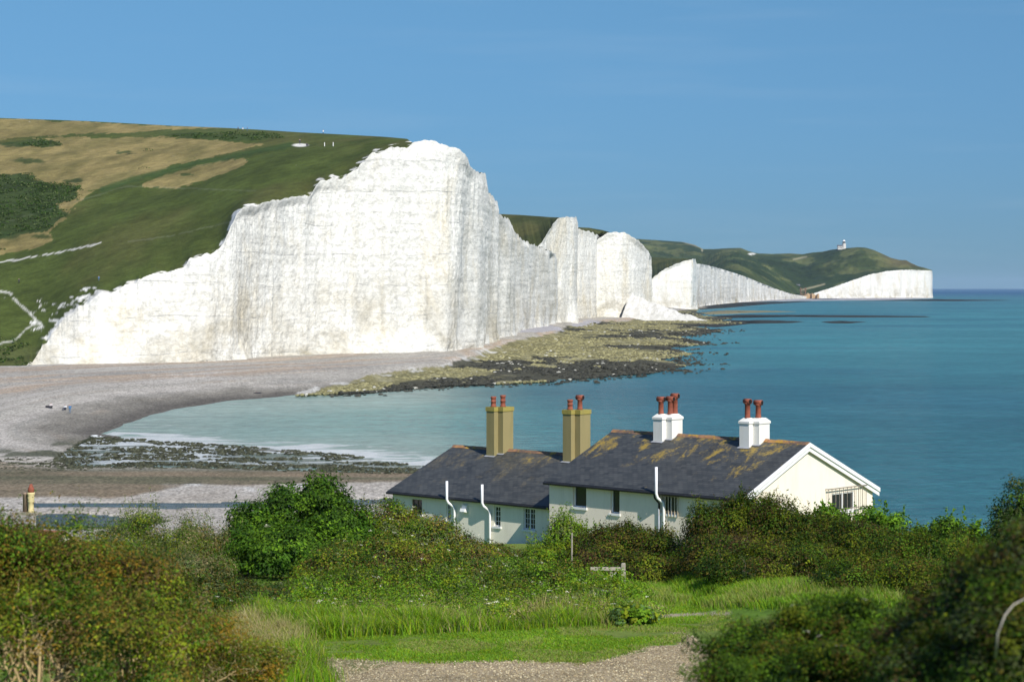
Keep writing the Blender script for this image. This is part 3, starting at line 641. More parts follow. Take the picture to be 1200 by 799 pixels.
ww_ = np.array([W0(x, y, .1) for x, y in cw_]); ww_[:, 2] = .03
rocks('weedy_stones', ww_, rng.uniform(.10, .34, len(ww_)), np.array((.038, .040, .025)) * rng.uniform(.6, 2.2, (len(ww_), 1)), M['rock'], 'dark weed covered stones in the foam at the tide line', 'stones', 14)
base = P(top1)
bp = []
for q in range(260):
    px = rng.uniform(420, 660); i = int(np.argmin(np.abs(base[:, 0] - px))); d = np.interp(px, [a[0] for a in s1[:-2]], [a[2] for a in s1[:-2]])
    bp.append(((px + rng.uniform(2, 9) - 600) / FPX * d, d - rng.uniform(4, 22), 1.2))
bp = np.array(bp)
rocks('fallen_chalk', bp, rng.uniform(.2, .7, len(bp)), np.array((.74, .73, .68)) * rng.uniform(.75, 1.1, (len(bp), 1)), M['rock'], 'white fallen chalk blocks along the foot of the tall cliff', 'rocks', 5)

# ------------------------------------------------------------------ near ground
GD = np.array([-40, 0, 10, 20, 30, 40, 48, 54, 60, 66, 74, 82, 90, 98, 110, 130, 150, 170, 185, 200, 230])
GZ = np.array([22.5, 21.9, 20.9, 19.3, 17.5, 15.6, 14.3, 14.05, 13.75, 13.3, 12.65, 12.1, 11.7, 11.3, 9.6, 6.0, 3.2, 1.2, .3, -.8, -2.5])
def G(x, y):
    x = np.asarray(x, float); y = np.asarray(y, float)
    zz = np.interp(y, GD, GZ); zz = (zz + np.interp(y - 2, GD, GZ) + np.interp(y + 2, GD, GZ)) / 3
    zz = zz + .55 * sstep(-4.2, -7, x) * sstep(30, 38, y) * sstep(58, 46, y)
    zz = zz + .6 * sstep(5.0, 9, x) * sstep(40, 55, y) * sstep(110, 80, y)
    return zz + .07 * fbm(x / 2.5, y / 2.5, 0, 100, 3) + .25 * fbm(x / 11, y / 11, 0, 101, 2)
track = [(358, 768), (417, 770), (500, 775), (600, 772), (684, 777), (720, 769), (761, 757), (794, 756), (796, 746), (780, 738.6), (795, 737), (812, 745), (840, 770), (860, 840), (420, 840), (385, 786)]
ys = np.concatenate([np.linspace(-40, 30, 50), np.linspace(30.4, 100, 330), np.linspace(101, 230, 70)]); us = np.linspace(-1, 1, 360); us = np.sign(us) * np.abs(us) ** 1.35
xs = us[None] * (22 + .42 * np.clip(ys[:, None], 0, 1e9)); Yg = np.broadcast_to(ys[:, None], xs.shape); zg = G(xs, Yg)
pp = P(np.stack([xs, np.maximum(Yg, 1), zg], -1)); px, py = pp[..., 0], pp[..., 1]
n2 = fbm(xs / 1.2, Yg / 2, 0, 102, 4); n1 = fbm(xs / 6, Yg / 8, 0, 103, 3)
c = np.broadcast_to(np.array((.105, .190, .022)), xs.shape + (3,)) * (1 + .35 * n2[..., None])
c = mixc(c, (.17, .18, .05), sstep(.0, .4, n1) * .5)
vis = Yg > 20
tr = inpoly(px + 9 * n2, py + 4 * n2, track) & vis
sdt = polydist(px, py, track, True)
ct = mixc(np.broadcast_to(np.array((.335, .27, .175)), xs.shape + (3,)), (.25, .20, .125), sstep(-.1, .4, n2)); ct = mixc(ct, (.10, .13, .03), sstep(.15, .35, n1 + .5 * n2 - .02 * sdt) * .7)
c = np.where(tr[..., None], ct, c)
pth = sstep(3.0, 1.2, polydist(px, py + 1.2 * n2, [(760, 723.5), (785, 721), (812, 719.5), (850, 719)])) * vis
c = mixc(c, (.36, .30, .225), pth * .95)
c = mixc(c, (.15, .135, .05), sstep(100, 130, Yg))
sp = inpoly(px, py, [(690, 734), (715, 731), (740, 736), (700, 739)]) & vis
c = mixc(c, (.20, .17, .03), sp * .5)
ground = mesh_np('ground', np.stack([xs, Yg, zg], -1).reshape(-1, 3), gridfaces(*xs.shape), M['ground'], col=np.clip(c, .005, 1).reshape(-1, 3), smooth=True)
tag(ground, 'grassy slope running down past the cottages with a gravel track across', 'ground', None, 'structure')

# track stones
st = rng.uniform((340, 736), (850, 806), (34000, 2)); st = st[inpoly(st[:, 0], st[:, 1], track)][:16000]
def ground_at(px, py):
    D = np.full(np.shape(px), 45.0)
    for _ in range(40):
        zz = G((px - 600) / FPX * D, D); D = .5 * D + .5 * (ZC - zz) * FPX / (py - HY)
    return np.stack([(px - 600) / FPX * D, D, G((px - 600) / FPX * D, D)], -1)
sp_ = ground_at(st[:, 0], st[:, 1])
sc_ = np.array([(.37, .31, .19), (.52, .46, .31), (.26, .22, .14), (.33, .26, .15)])[rng.integers(0, 4, len(sp_))] * rng.uniform(.65, 1.25, (len(sp_), 1))
rocks('gravel', sp_ + np.array([0, 0, .008]), rng.uniform(.006, .024, len(sp_)), sc_, M['rock'], 'loose flint gravel on the track at the bottom', 'gravel', 6)

# ------------------------------------------------------------------ foliage
def pick(pal, n, r):
    cs = np.array([p[0] for p in pal]); ws = np.array([p[1] for p in pal], float); ws /= ws.sum()
    return cs[r.choice(len(cs), n, p=ws)] * r.uniform(.62, 1.42, (n, 1))
def unit(v): return v / (np.linalg.norm(v, axis=-1, keepdims=True) + 1e-9)
def leaf_quads(Pn, out, size, asp, r, up=.35, rnd=.9):
    n = len(Pn); nr_ = unit(out * 1.0 + r.normal(0, rnd, (n, 3)) * .42 + np.array([0, 0, up]))
    t = unit(np.cross(nr_, r.normal(0, 1, (n, 3)))); b = np.cross(nr_, t)
    L = size * r.uniform(.6, 1.35, (n, 1)); w_ = L * asp
    V = np.stack([Pn - t * L * .5, Pn + b * w_ * .5 - nr_ * L * .08, Pn + t * L * .5, Pn - b * w_ * .5 - nr_ * L * .08], 1)
    return V.reshape(-1, 3)
def shape_from(e):
    """px, py_top, half width px, D, depth radius factor -> ellipsoid"""
    px, yt, hw, D = e[:4]; dep = e[4] if len(e) > 4 else 1.0
    top = W(px, yt, D); gz = float(G(top[0], D)); H = max(.5, top[2] - gz)
    rx = hw / FPX * D; return np.array([top[0], D, gz + .40 * H]), np.array([rx, rx * dep, .60 * H])
def bush(name, parts, label, cat, group, pal, n, size, asp=.55, clump=.45, cl_n=None, seed=1, shoots=0, shoot_len=.5, bark='bark', nbr=14, bare=0, flowers=0, spal=None, twig_r=.02, barecol='deadwood', trunk=False, thin=(0, 0), gain=1.0):
    r = np.random.default_rng(seed)
    el = [shape_from(e) for e in parts]
    root = np.array([np.mean([c_[0] for c_, _ in el]), np.mean([c_[1] for c_, _ in el]), 0]); root[2] = float(G(root[0], root[1]))
    area = np.array([a[0] * a[2] + a[1] * a[2] + a[0] * a[1] for _, a in el]); pr = area / area.sum()
    ncl = cl_n or int(max(60, 3.1 * area.sum() / clump ** 2))
    idx = r.choice(len(el), ncl * 2, p=pr)
    C0 = np.array([e[0] for e in el])[idx]; A0 = np.array([e[1] for e in el])[idx]
    d = unit(r.normal(0, 1, (ncl * 2, 3))); d[:, 2] = np.where(d[:, 2] < -.35, -d[:, 2], d[:, 2])
    lump = 1 + .30 * noise3(d[:, 0] * 2.2 + idx, d[:, 1] * 2.2, d[:, 2] * 2.2, seed) + .17 * noise3(d[:, 0] * 5, d[:, 1] * 5 + idx, d[:, 2] * 5, seed + 1)
    rad = np.where(r.random(ncl * 2) < .8, r.uniform(.86, 1.0, ncl * 2), r.uniform(.5, .86, ncl * 2)) * lump
    C = C0 + d * A0 * rad[:, None] * .95
    ins = np.zeros(len(C), bool)
    for q, (cc, aa) in enumerate(el): ins |= (np.linalg.norm((C - cc) / aa, axis=1) < .62) & (idx != q)
    ok = ~ins & (C[:, 2] > G(C[:, 0], C[:, 1]) + .05); ok &= ~((C[:, 2] - G(C[:, 0], C[:, 1]) < thin[0]) & (r.random(len(C)) < thin[1])); C, d = C[ok][:ncl], d[ok][:ncl]
    crad = clump * r.uniform(.5, 1.5, len(C)); ccol = r.uniform(.65, 1.4, (len(C), 1)); chue = r.integers(0, len(pal), len(C))
    k = r.choice(len(C), n, p=crad ** 2 / (crad ** 2).sum())
    q = unit(r.normal(0, 1, (n, 3))) * (r.random((n, 1)) ** .45); Pn = C[k] + q * crad[k][:, None] * np.array([1, 1, .7])
    out = unit(q + .8 * d[k])
    V = leaf_quads(Pn, out, size, asp, r)
    base = np.array([p[0] for p in pal])
    lc = np.where(r.random((n, 1)) < .72, base[chue[k]] * r.uniform(.7, 1.3, (n, 1)), pick(pal, n, r)) * ccol[k]
    if shoots:
        top = np.argsort(-(C[:, 2] + r.uniform(0, .5, len(C))))[: max(10, len(C) // 2)]
        s_ = C[r.choice(top, shoots)] + r.normal(0, .12, (shoots, 3)); m_ = 16
        lean = r.normal(0, .22, (shoots, 2)) + np.array([-.05, 0]); sl_ = shoot_len * r.uniform(.5, 1.4, shoots)
        tt = np.linspace(.05, 1, m_); tt = np.broadcast_to(tt, (shoots, m_))
        SP = s_[:, None] + np.stack([lean[:, :1] * tt * sl_[:, None], lean[:, 1:] * tt * sl_[:, None], tt * sl_[:, None]], -1) + r.normal(0, .035, (shoots, m_, 3))
        SP = SP.reshape(-1, 3); V2 = leaf_quads(SP, unit(r.normal(0, 1, SP.shape)), size * .8, asp, r)
        V = np.concatenate([V, V2]); lc = np.concatenate([lc, pick(spal or pal, len(SP), r)])
    if flowers:
        fi = r.choice(len(C), flowers); FP = C[fi] + d[fi] * crad[fi][:, None] * .9; m_ = 7
        FP = (FP[:, None] + r.normal(0, size * .5, (flowers, m_, 3)) * np.array([1, 1, .3])).reshape(-1, 3)
        V = np.concatenate([V, leaf_quads(FP, np.broadcast_to([0, -.3, 1.], FP.shape), size * .55, .9, r, rnd=.3)]); lc = np.concatenate([lc, np.array((.66, .63, .50)) * r.uniform(.7, 1.1, (len(FP), 1))])
    lc = lc * gain
    o = thing(name, root, label, cat, group)
    F = np.arange(len(V)).reshape(-1, 4)
    mesh_np('crown' if trunk else 'foliage', V - root, F, M['leaf'], o, fcol=np.clip(lc, .004, 1))
    mb = MB(); ends = []
    for q in range(nbr):
        cc, aa = el[r.integers(len(el))]; st_ = np.array([cc[0] + r.normal(0, .12) * aa[0], cc[1] + r.normal(0, .12) * aa[1], 0]); st_[2] = float(G(st_[0], st_[1])) - .1
        e_ = C[np.argsort(np.linalg.norm((C - cc) / aa, axis=1))[r.integers(min(len(C), 40))]]; e_ = st_ + (e_ - st_) * .92
        pts = [st_]; m_ = 6
        for t in range(1, m_ + 1):
            f = t / m_; p_ = st_ * (1 - f) + e_ * f; p_ = p_ + r.normal(0, .03 + .03 * np.linalg.norm(e_ - st_), 3) * (1 - abs(2 * f - 1)) ; p_[2] += .12 * math.sin(f * 3.1) * np.linalg.norm(e_ - st_); pts.append(p_)
        ends += pts[-4:]; mb.tube([np.array([0, 0, -.25]), st_ - root + [0, 0, -.1]], .04, 4)
        R0 = twig_r * (2.0 if not trunk else 5)
        mb.tube([p_ - root for p_ in pts], [R0 * (1 - .8 * t / m_) for t in range(m_ + 1)], 5)
    if bare:
        for q in range(bare):
            s_ = ends[r.integers(len(ends))]; i = int(np.argmin(((C - s_) ** 2).sum(1))); dr = unit(d[i] + r.normal(0, .7, 3) + np.array([0, -.35, .1])); p_ = s_; pts = [p_ - root]
            for t in range(5): dr = unit(dr + r.normal(0, .35, 3)); p_ = p_ + dr * clump * r.uniform(.18, .42); pts.append(p_ - root)
            mb.tube(pts, [twig_r * .6 * (1 - .15 * t) for t in range(6)], 4)
    if mb.v: mb.build('trunk' if trunk else 'branches', M[bark], o, True)
    return o

DG = (.032, .070, .007); MG = (.078, .152, .010); BG = (.128, .245, .013); YG = (.19, .232, .013); BR = (.145, .115, .019); OR = (.22, .135, .014); TAN = (.27, .225, .105); GG = (.100, .125, .045); RB = (.095, .062, .022)
VEG = 'bushes and scrub on the slope'
# left foreground thicket
bush('hawthorn_bush', [(-45, 585, 95, 27), (20, 592, 75, 27.5), (85, 615, 80, 27), (150, 645, 80, 26.5), (30, 690, 150, 23), (165, 705, 90, 24.5)], 'large windswept hawthorn thicket with orange lichen on its branches in the bottom left corner', 'bush', VEG,
     [(MG, 2.6), (DG, 1.8), (YG, 1.7), (BR, 1.6), (OR, .7), (RB, .6)], 120000, .046, .5, .30, seed=11, shoots=260, shoot_len=.30, bark='lichen_bark', nbr=130, bare=420, twig_r=.012, barecol='lichen_bark', thin=(1.4, .5))
bush('broom_bush', [(235, 705, 55, 29), (290, 745, 50, 30.5)], 'low bush with orange and tan stems at the right end of the left thicket', 'bush', VEG,
     [(OR, 1.5), (TAN, 1.2), (YG, 1.2), (MG, 1.4), (BR, 1)], 26000, .05, .35, .26, seed=12, shoots=240, shoot_len=.35, bark='lichen_bark', nbr=20, bare=60, twig_r=.009)
# middle distance, left
bush('tamarisk_shrub', [(150, 612, 40, 80), (170, 596, 22, 80), (200, 622, 36, 79), (125, 632, 40, 78)], 'feathery grey-green shrub with upright shoots right of the left chimney', 'shrub', VEG, [(GG, 2.5), (MG, 1.5), (YG, 1), (TAN, .6)], 26000, .11, .3, .38, seed=13, shoots=260, shoot_len=.75, nbr=20)
bush('tamarisk_shrub', [(226, 612, 30, 80.5), (255, 625, 35, 80), (225, 648, 55, 74)], 'feathery shrub with pale tips left of the rounded elder', 'shrub', VEG, [(GG, 2), (MG, 1.3), (TAN, 1), (BR, .6)], 26000, .11, .3, .36, seed=14, shoots=260, shoot_len=.7, nbr=20)
bush('bramble_bush', [(215, 680, 75, 62, .8), (285, 690, 50, 66)], 'dark bramble mound with a few pale flowers below the rounded elder', 'bush', VEG, [(DG, 2), (MG, 1.6), (GG, 1.2), (BR, .8)], 30000, .085, .6, .36, gain=0.85, seed=15, shoots=90, nbr=14, flowers=22)
bush('elder_bush', [(355, 562, 60, 84), (395, 588, 52, 83), (310, 590, 50, 83), (345, 620, 88, 80), (290, 630, 42, 80), (410, 625, 40, 81)], 'tall rounded bright green elder bush left of the cottages', 'bush', VEG, [((.055, .130, .009), 3), (MG, 1.5), ((.042, .105, .008), 2.5), (DG, 1.2), (BG, .4)], 58000, .16, .5, .46, gain=0.9, seed=16, shoots=60, shoot_len=.4, nbr=26, flowers=14)
bush('bramble_bush', [(455, 590, 46, 84), (500, 608, 52, 83), (548, 636, 48, 82), (410, 640, 60, 76), (470, 634, 70, 76), (540, 654, 60, 76), (595, 660, 45, 77), (580, 643, 26, 84), (606, 650, 24, 83), (390, 676, 60, 69), (460, 672, 70, 69), (540, 678, 70, 69), (610, 682, 50, 70)], 'broad bramble bank sloping down in front of the pale green cottage', 'bush', VEG, [(MG, 2.6), (YG, 1.4), (DG, 1.4), (BR, 1.0), (RB, .5), (GG, .6)], 130000, .10, .5, .46, gain=1.18, seed=17, shoots=300, shoot_len=.45, nbr=34, bare=90, flowers=50, twig_r=.012)
bush('willow_shrub', [(665, 612, 26, 84), (640, 640, 26, 82), (690, 628, 22, 84), (620, 652, 24, 82)], 'light green upright shrub in front of the wall between both cottages', 'shrub', VEG, [(BG, 2.5), (YG, 1.5), (MG, 1.2), (GG, .8)], 24000, .12, .38, .32, gain=1.1, seed=18, shoots=340, shoot_len=.6, nbr=20)
bush('blackthorn_hedge', [(725, 616, 45, 80), (772, 624, 40, 79), (700, 640, 40, 78), (755, 655, 70, 76)], 'dark brownish thorn hedge below the right cottage windows', 'hedge', VEG, [(DG, 2.2), (MG, 1.8), (BR, 1.5), (YG, 1.3), (RB, .4)], 62000, .10, .5, .44, gain=0.68, seed=19, shoots=380, shoot_len=.38, nbr=26, bare=40, twig_r=.012, thin=(.5, .5))
bush('blackthorn_hedge', [(835, 594, 34, 77), (872, 582, 48, 77), (915, 592, 46, 76), (960, 602, 45, 75), (1005, 612, 45, 74), (850, 628, 62, 73), (930, 635, 75, 71), (880, 655, 60, 69)], 'big thick thorn hedge hiding the foot of the cream gable wall', 'hedge', VEG, [(MG, 2.2), (DG, 2.0), (YG, 1.8), (BR, 1.4), (RB, .4)], 120000, .10, .5, .48, gain=0.66, seed=20, shoots=700, shoot_len=.42, nbr=50, bare=80, twig_r=.012, thin=(.8, .5))
bush('elder_bush', [(965, 596, 20, 78), (985, 600, 14, 78), (1018, 594, 22, 78), (1045, 602, 18, 77)], 'small bright elder growing just under the barred gable window', 'bush', VEG, [(BG, 3), (MG, 2), ((.07, .165, .016), 1)], 11000, .17, .5, .36, seed=21, shoots=60, shoot_len=.4, nbr=10)
bush('privet_bush', [(1060, 625, 45, 68), (1110, 620, 42, 67), (1030, 650, 60, 65), (1100, 660, 70, 62), (1000, 672, 50, 64)], 'broad mixed green bush right of the thick thorn hedge', 'bush', VEG, [(MG, 2.2), (DG, 2), (BR, 1.0), (YG, 1.2), (BG, .6)], 62000, .09, .5, .46, gain=0.7, seed=22, shoots=240, shoot_len=.4, nbr=26, bare=30, twig_r=.012)
bush('elder_bush', [(1110, 611, 24, 70), (1140, 617, 20, 69), (1080, 618, 18, 70)], 'bright green elder showing against the sea near the right edge', 'bush', VEG, [(BG, 2.6), (MG, 2.2), (DG, .8)], 10000, .16, .5, .34, seed=23, shoots=50, shoot_len=.4, nbr=10)
bush('hawthorn_tree', [(1192, 572, 32, 55), (1215, 562, 36, 55), (1185, 605, 36, 54)], 'dark hawthorn tree at the right edge, against the sea', 'tree', VEG, [(DG, 2.5), (MG, 1.6), (GG, 1)], 26000, .09, .55, .32, gain=0.8, seed=24, shoots=90, shoot_len=.35, nbr=16, trunk=True, twig_r=.02)
# right foreground, out of focus
bush('privet_bush', [(880, 728, 55, 21), (940, 708, 70, 20), (1005, 705, 70, 19.5), (900, 760, 80, 19), (1010, 750, 90, 18)], 'dense dark green bush beside the gravel track at the bottom', 'bush', VEG, [(DG, 1.4), (MG, 2.6), (BG, 1.5), (YG, 1.1), (BR, .3)], 105000, .036, .55, .17, gain=0.66, seed=25, shoots=160, shoot_len=.14, nbr=36, bare=40, flowers=24, twig_r=.006)
bush('hawthorn_bush', [(1090, 690, 70, 16.5), (1150, 645, 70, 15.5), (1210, 612, 65, 15), (1120, 745, 110, 14.5), (1200, 700, 90, 14)], 'near blurred brown and green hawthorn bush in the bottom right corner', 'bush', VEG, [(DG, 2.0), (MG, 2.2), (YG, 1.2), (BR, .8), (GG, .5), (RB, .6)], 90000, .034, .55, .16, gain=0.66, seed=26, shoots=200, shoot_len=.16, bark='bark', nbr=70, bare=160, twig_r=.006, thin=(.7, .5))

# grass: tall meadow grass and short lawn
def blades(name, polys, n, hgt, wid, pal, label, seed, lean=.35, dens=None):
    r = np.random.default_rng(seed); xs_ = []
    for poly, share in polys:
        a = np.array(poly); q = r.uniform(a.min(0), a.max(0), (int(n * share * 2.6), 2)); q = q[inpoly(q[:, 0], q[:, 1], poly)][: int(n * share)]; q = q + r.normal(0, 1, q.shape) * np.array([5, 1.6]); xs_.append(q)
    q = np.concatenate(xs_); B = ground_at(q[:, 0], q[:, 1]); 
    f = fbm(B[:, 0] / 1.3, B[:, 1] / 1.6, 0, seed, 3)
    m = len(B); kp = r.random(m) < sstep(-.5, -.05, f); B, f = B[kp], f[kp]; m = len(B); f2 = fbm(B[:, 0] / .5, B[:, 1] / .7, 0, seed + 5, 2); h = r.uniform(hgt[0], hgt[1], m) * np.clip(1 + .9 * f + .5 * f2, .25, 2); a = r.uniform(0, 6.28, m); sx, sy = np.cos(a), np.sin(a)
    ln = r.normal(0, lean, (m, 2)) * h[:, None] + np.array([-.12, 0]) * h[:, None]
    w_ = wid * r.uniform(.6, 1.4, m)
    p0 = B - np.stack([sx * w_, sy * w_, 0 * w_ + .02], 1); p1 = B + np.stack([sx * w_, sy * w_, 0 * w_ - .02], 1)
    md = B + np.stack([ln[:, 0] * .35, ln[:, 1] * .35, h * .6], 1); tp = B + np.stack([ln[:, 0], ln[:, 1], h], 1)
    s2_ = np.stack([sx * w_ * .7, sy * w_ * .7, 0 * w_], 1); s3_ = s2_ * .35
    V = np.stack([p0, p1, md + s2_, md - s2_, tp + s3_, tp - s3_], 1)
    k = 6 * np.arange(m)[:, None]; F = np.concatenate([k + np.array([[0, 1, 2, 3]]), k + np.array([[3, 2, 4, 5]])], 1).reshape(-1, 4)
    c = pick(pal, m, r) * (1.28 + .45 * f[:, None]); pt_ = fbm(B[:, 0] / 2.2, B[:, 1] / 3, 0, seed + 8, 3); dry = (pt_ > .12) & (r.random(m) < .55); c[dry] = c[dry] * .45 + np.array(TAN) * .75
    o = mesh_np(name, V.reshape(-1, 3), F, M['grass'], fcol=np.repeat(np.clip(c, .005, 1), 2, 0)); tag(o, label, 'grass', None, 'stuff'); return o
tall = [(300, 716), (360, 716), (470, 718), (560, 717), (640, 714), (700, 712), (735, 714), (760, 719), (765, 728), (700, 733), (600, 738), (480, 742), (380, 748), (330, 752), (310, 735)]
blades('tall_grass', [(tall, .78), ([(225, 740), (300, 720), (350, 745), (385, 790), (400, 800), (230, 800)], .22)], 90000, (.15, .42), .010, [(MG, 2), (BG, 3), (YG, 2), (TAN, .7), (GG, .8)], 'tall uncut meadow grass between the lawn and the bramble bank', 31)
blades('seeding_grass', [([(420, 700), (470, 690), (560, 700), (560, 722), (440, 726)], .3), ([(560, 720), (650, 705), (720, 700), (720, 722), (600, 732)], .3), ([(240, 740), (310, 725), (350, 750), (330, 780), (250, 780)], .4)], 16000, (.28, .55), .008, [(TAN, 3), ((.33, .28, .15), 1), (YG, 1)], 'pale seeding grass heads standing in the meadow strip', 32)
blades('hedge_foot_grass', [([(735, 668), (800, 668), (830, 690), (870, 700), (840, 709), (770, 709), (745, 700)], .55), ([(815, 682), (900, 680), (1040, 688), (1060, 712), (820, 712)], .45)], 60000, (.10, .30), .010, [((.115, .215, .024), 3), (BG, 3), (YG, 1.5), (TAN, .3)], 'fresh green grass at the foot of the thorn hedge', 33)
lawn = [(355, 752), (480, 744), (700, 735), (765, 729), (800, 738), (796, 752), (760, 757), (720, 768), (684, 777), (600, 773), (500, 776), (417, 771), (358, 769)]
blades('lawn_grass', [(lawn, .84), ([(772, 709), (850, 709), (850, 716.5), (782, 717)], .06), ([(768, 725), (850, 722), (850, 738), (800, 737), (775, 732)], .10)], 100000, (.02, .07), .010, [((.115, .215, .024), 3), (BG, 2), (YG, 1.5), (TAN, .2)], 'short mown grass edging the gravel track', 34, .5)
bush('nettle_patch', [(700, 680, 40, 69), (735, 706, 30, 65), (660, 672, 40, 73), (620, 668, 34, 75), (690, 700, 40, 65)], 'bright leafy nettle patch around the fence post', 'plants', VEG, [(BG, 3), (MG, 2), (YG, 1)], 22000, .10, .5, .28, gain=1.3, seed=27, shoots=320, shoot_len=.45, nbr=6, flowers=30)
bush('nettle_patch', [(370, 708, 50, 63), (450, 712, 60, 63), (530, 710, 60, 64), (600, 704, 50, 65), (655, 698, 40, 66)], 'bright green nettles under the bramble bank', 'plants', VEG, [(BG, 2.5), (MG, 2.4), (YG, 1.2), (GG, .6)], 36000, .09, .5, .28, gain=1.35, seed=28, shoots=420, shoot_len=.5, nbr=6, flowers=40)
bush('bramble_bush', [(365, 680, 40, 67), (415, 672, 48, 66.5), (478, 668, 50, 66), (545, 674, 50, 65.5), (605, 668, 46, 66), (660, 664, 40, 67), (450, 694, 60, 63), (530, 697, 60, 63), (610, 692, 50, 63.5), (690, 688, 40, 64)], 'long low bramble and willowherb bank just above the meadow strip', 'bush', VEG, [(MG, 2.6), (BG, 1.6), (DG, 1.6), (YG, 1.2), (GG, .8), (BR, .5)], 80000, .085, .5, .36, gain=1.05, seed=41, shoots=520, shoot_len=.42, nbr=24, bare=50, flowers=40, twig_r=.01)
bush('cow_parsley_patch', [(410, 722, 42, 60.5), (490, 727, 46, 60), (570, 722, 48, 60.5), (640, 714, 46, 61.5), (700, 712, 40, 61), (745, 716, 26, 61)], 'low mixed weeds with white flower heads along the back of the lawn', 'plants', VEG, [(BG, 2.2), (MG, 2.2), (YG, 1.4), (TAN, .5), (GG, .8)], 42000, .075, .4, .26, gain=1.4, seed=40, shoots=520, shoot_len=.38, nbr=6, flowers=60)
bush('dock_patch', [(745, 722, 26, 59)], 'low broad-leaved pale green plants at the lawn edge beside the path', 'plants', VEG, [(BG, 3), (YG, 1), ((.10, .17, .05), 2)], 3500, .14, .7, .2, gain=1.15, seed=29, nbr=4)

# distant scrub on the down (countless small bushes)
def scrubs():
    r = np.random.default_rng(8); pts = []
    Vv = Vh[:230].reshape(-1, 3); pp_ = P(Vv)
    m_ = inpoly(pp_[:, 0], pp_[:, 1], scrub1) | inpoly(pp_[:, 0], pp_[:, 1], scrub2) | (inpoly(pp_[:, 0], pp_[:, 1], scrub3) & (r.random(len(Vv)) < .35))
    m_ |= (inpoly(pp_[:, 0], pp_[:, 1], gold2) | inpoly(pp_[:, 0], pp_[:, 1], gold3)) & (r.random(len(Vv)) < .004)
    m_ |= (pp_[:, 1] > 396) & (pp_[:, 0] < 34) & (r.random(len(Vv)) < .5)
    c_ = Vv[m_]; c_ = c_[r.choice(len(c_), min(900, len(c_)), replace=False)]
    rad = r.uniform(.5, 1.7, len(c_)); k = np.repeat(np.arange(len(c_)), 26); q = unit(r.normal(0, 1, (len(k), 3))); q[:, 2] = np.abs(q[:, 2])
    Pn = c_[k] + q * rad[k][:, None] * np.array([1.5, 1.5, .7]) + np.array([0, 0, .1])
    V = leaf_quads(Pn, q, .6, .7, r); col_ = pick([(DG, 2), ((.035, .055, .015), 2), (GG, 1)], len(k), r) * 1.15
    o = mesh_np('scrub', V, np.arange(len(V)).reshape(-1, 4), M['leaf'], fcol=np.clip(col_, .004, 1)); tag(o, 'dark gorse scrub patches on the golden hillside', 'scrub', None, 'stuff')
scrubs()

# ------------------------------------------------------------------ cottages
def slate_mat(name, yr, lich, seedv):
    m = NT(name); co = m.n('TexCoord').outputs['Object']; 
    br = m.n('TexBrick', {'Vector': co, 'Color1': (.030, .034, .035, 1), 'Color2': (.066, .069, .066, 1), 'Mortar': (.014, .016, .02, 1), 'Scale': 1.0, 'Mortar Size': .012, 'Mortar Smooth': .2, 'Bias': 0., 'Brick Width': .30, 'Row Height': .17})
    c = m.mix(m.ramp(m.noise(co, 1.2, 5), .4, .75, 0, .5), br.outputs[0], (.075, .080, .078))
    sy = m.n('SeparateXYZ', {0: co}).outputs[1]
    upr = m.ramp(sy, yr - 4.2, yr - .3)
    ls = m.noise(m.n('Mapping', {'Vector': co, 'Scale': (1.0, .42, 1), 'Location': (seedv, 0, 0)}).outputs[0], .95, 7, .68, .4)
    fine = m.noise(co, 9, 4, .7)
    l = m.math('ADD', m.math('MULTIPLY', upr, .17), m.math('ADD', ls, m.math('MULTIPLY', fine, .34)))
    grey = m.ramp(l, .80, .95, 0, .6); c = m.mix(grey, c, (.165, .135, .075))
    org = m.ramp(l, .95 - lich, 1.04 - lich, 0, .85); c = m.mix(org, c, m.mix(m.noise(co, 6, 3), (.30, .19, .015), (.33, .245, .05)))
    m.set('Base Color', c); m.set('Roughness', .62); m.set('Specular IOR Level', .4)
    m.bump(m.math('ADD', br.outputs['Fac'], m.math('MULTIPLY', fine, -.5)), -.55, .02)
    return m.m
def render_mat(name, col, stain):
    m = NT(name); co = m.n('TexCoord').outputs['Object']
    f = m.noise(co, 1.2, 6, .6); g = m.noise(m.n('Mapping', {'Vector': co, 'Scale': (2.2, 2.2, .35)}).outputs[0], 1, 6, .65)
    c = m.mix(m.ramp(f, .35, .7, 0, .35), col, [q * .88 for q in col]); c = m.mix(m.ramp(g, .48, .72, 0, .6), c, stain); c = m.mix(m.ramp(m.noise(m.n('Mapping', {'Vector': co, 'Scale': (5, 5, .5), 'Location': (9, 2, 4)}).outputs[0], 1, 5, .7), .60, .76, 0, .4), c, [q * .62 for q in stain])
    m.set('Base Color', c); m.set('Roughness', .9); m.set('Specular IOR Level', .15); m.bump(m.noise(co, 22, 4), .35, .012); return m.m
M['wall_cream'] = render_mat('cream_render', (.88, .79, .66), (.73, .65, .52))
M['wall_green'] = render_mat('pale_green_render', (.85, .80, .66), (.70, .655, .52))
M['stack_tan'] = render_mat('tan_render', (.29, .245, .115), (.20, .185, .085))
M['cap_lichen'] = render_mat('lichened_cap', (.33, .28, .075), (.22, .19, .09))
M['stack_white'] = render_mat('white_render', (.78, .77, .72), (.66, .63, .52))
def pane_mat():
    m = NT('window_glass'); m.set('Base Color', (.022, .026, .032, 1)); m.set('Roughness', .06); m.set('Specular IOR Level', .5)
    co = m.n('TexCoord').outputs['Object']; m.bump(m.noise(co, 2.0, 2), .15, .02); return m.m
M['pane'] = pane_mat()
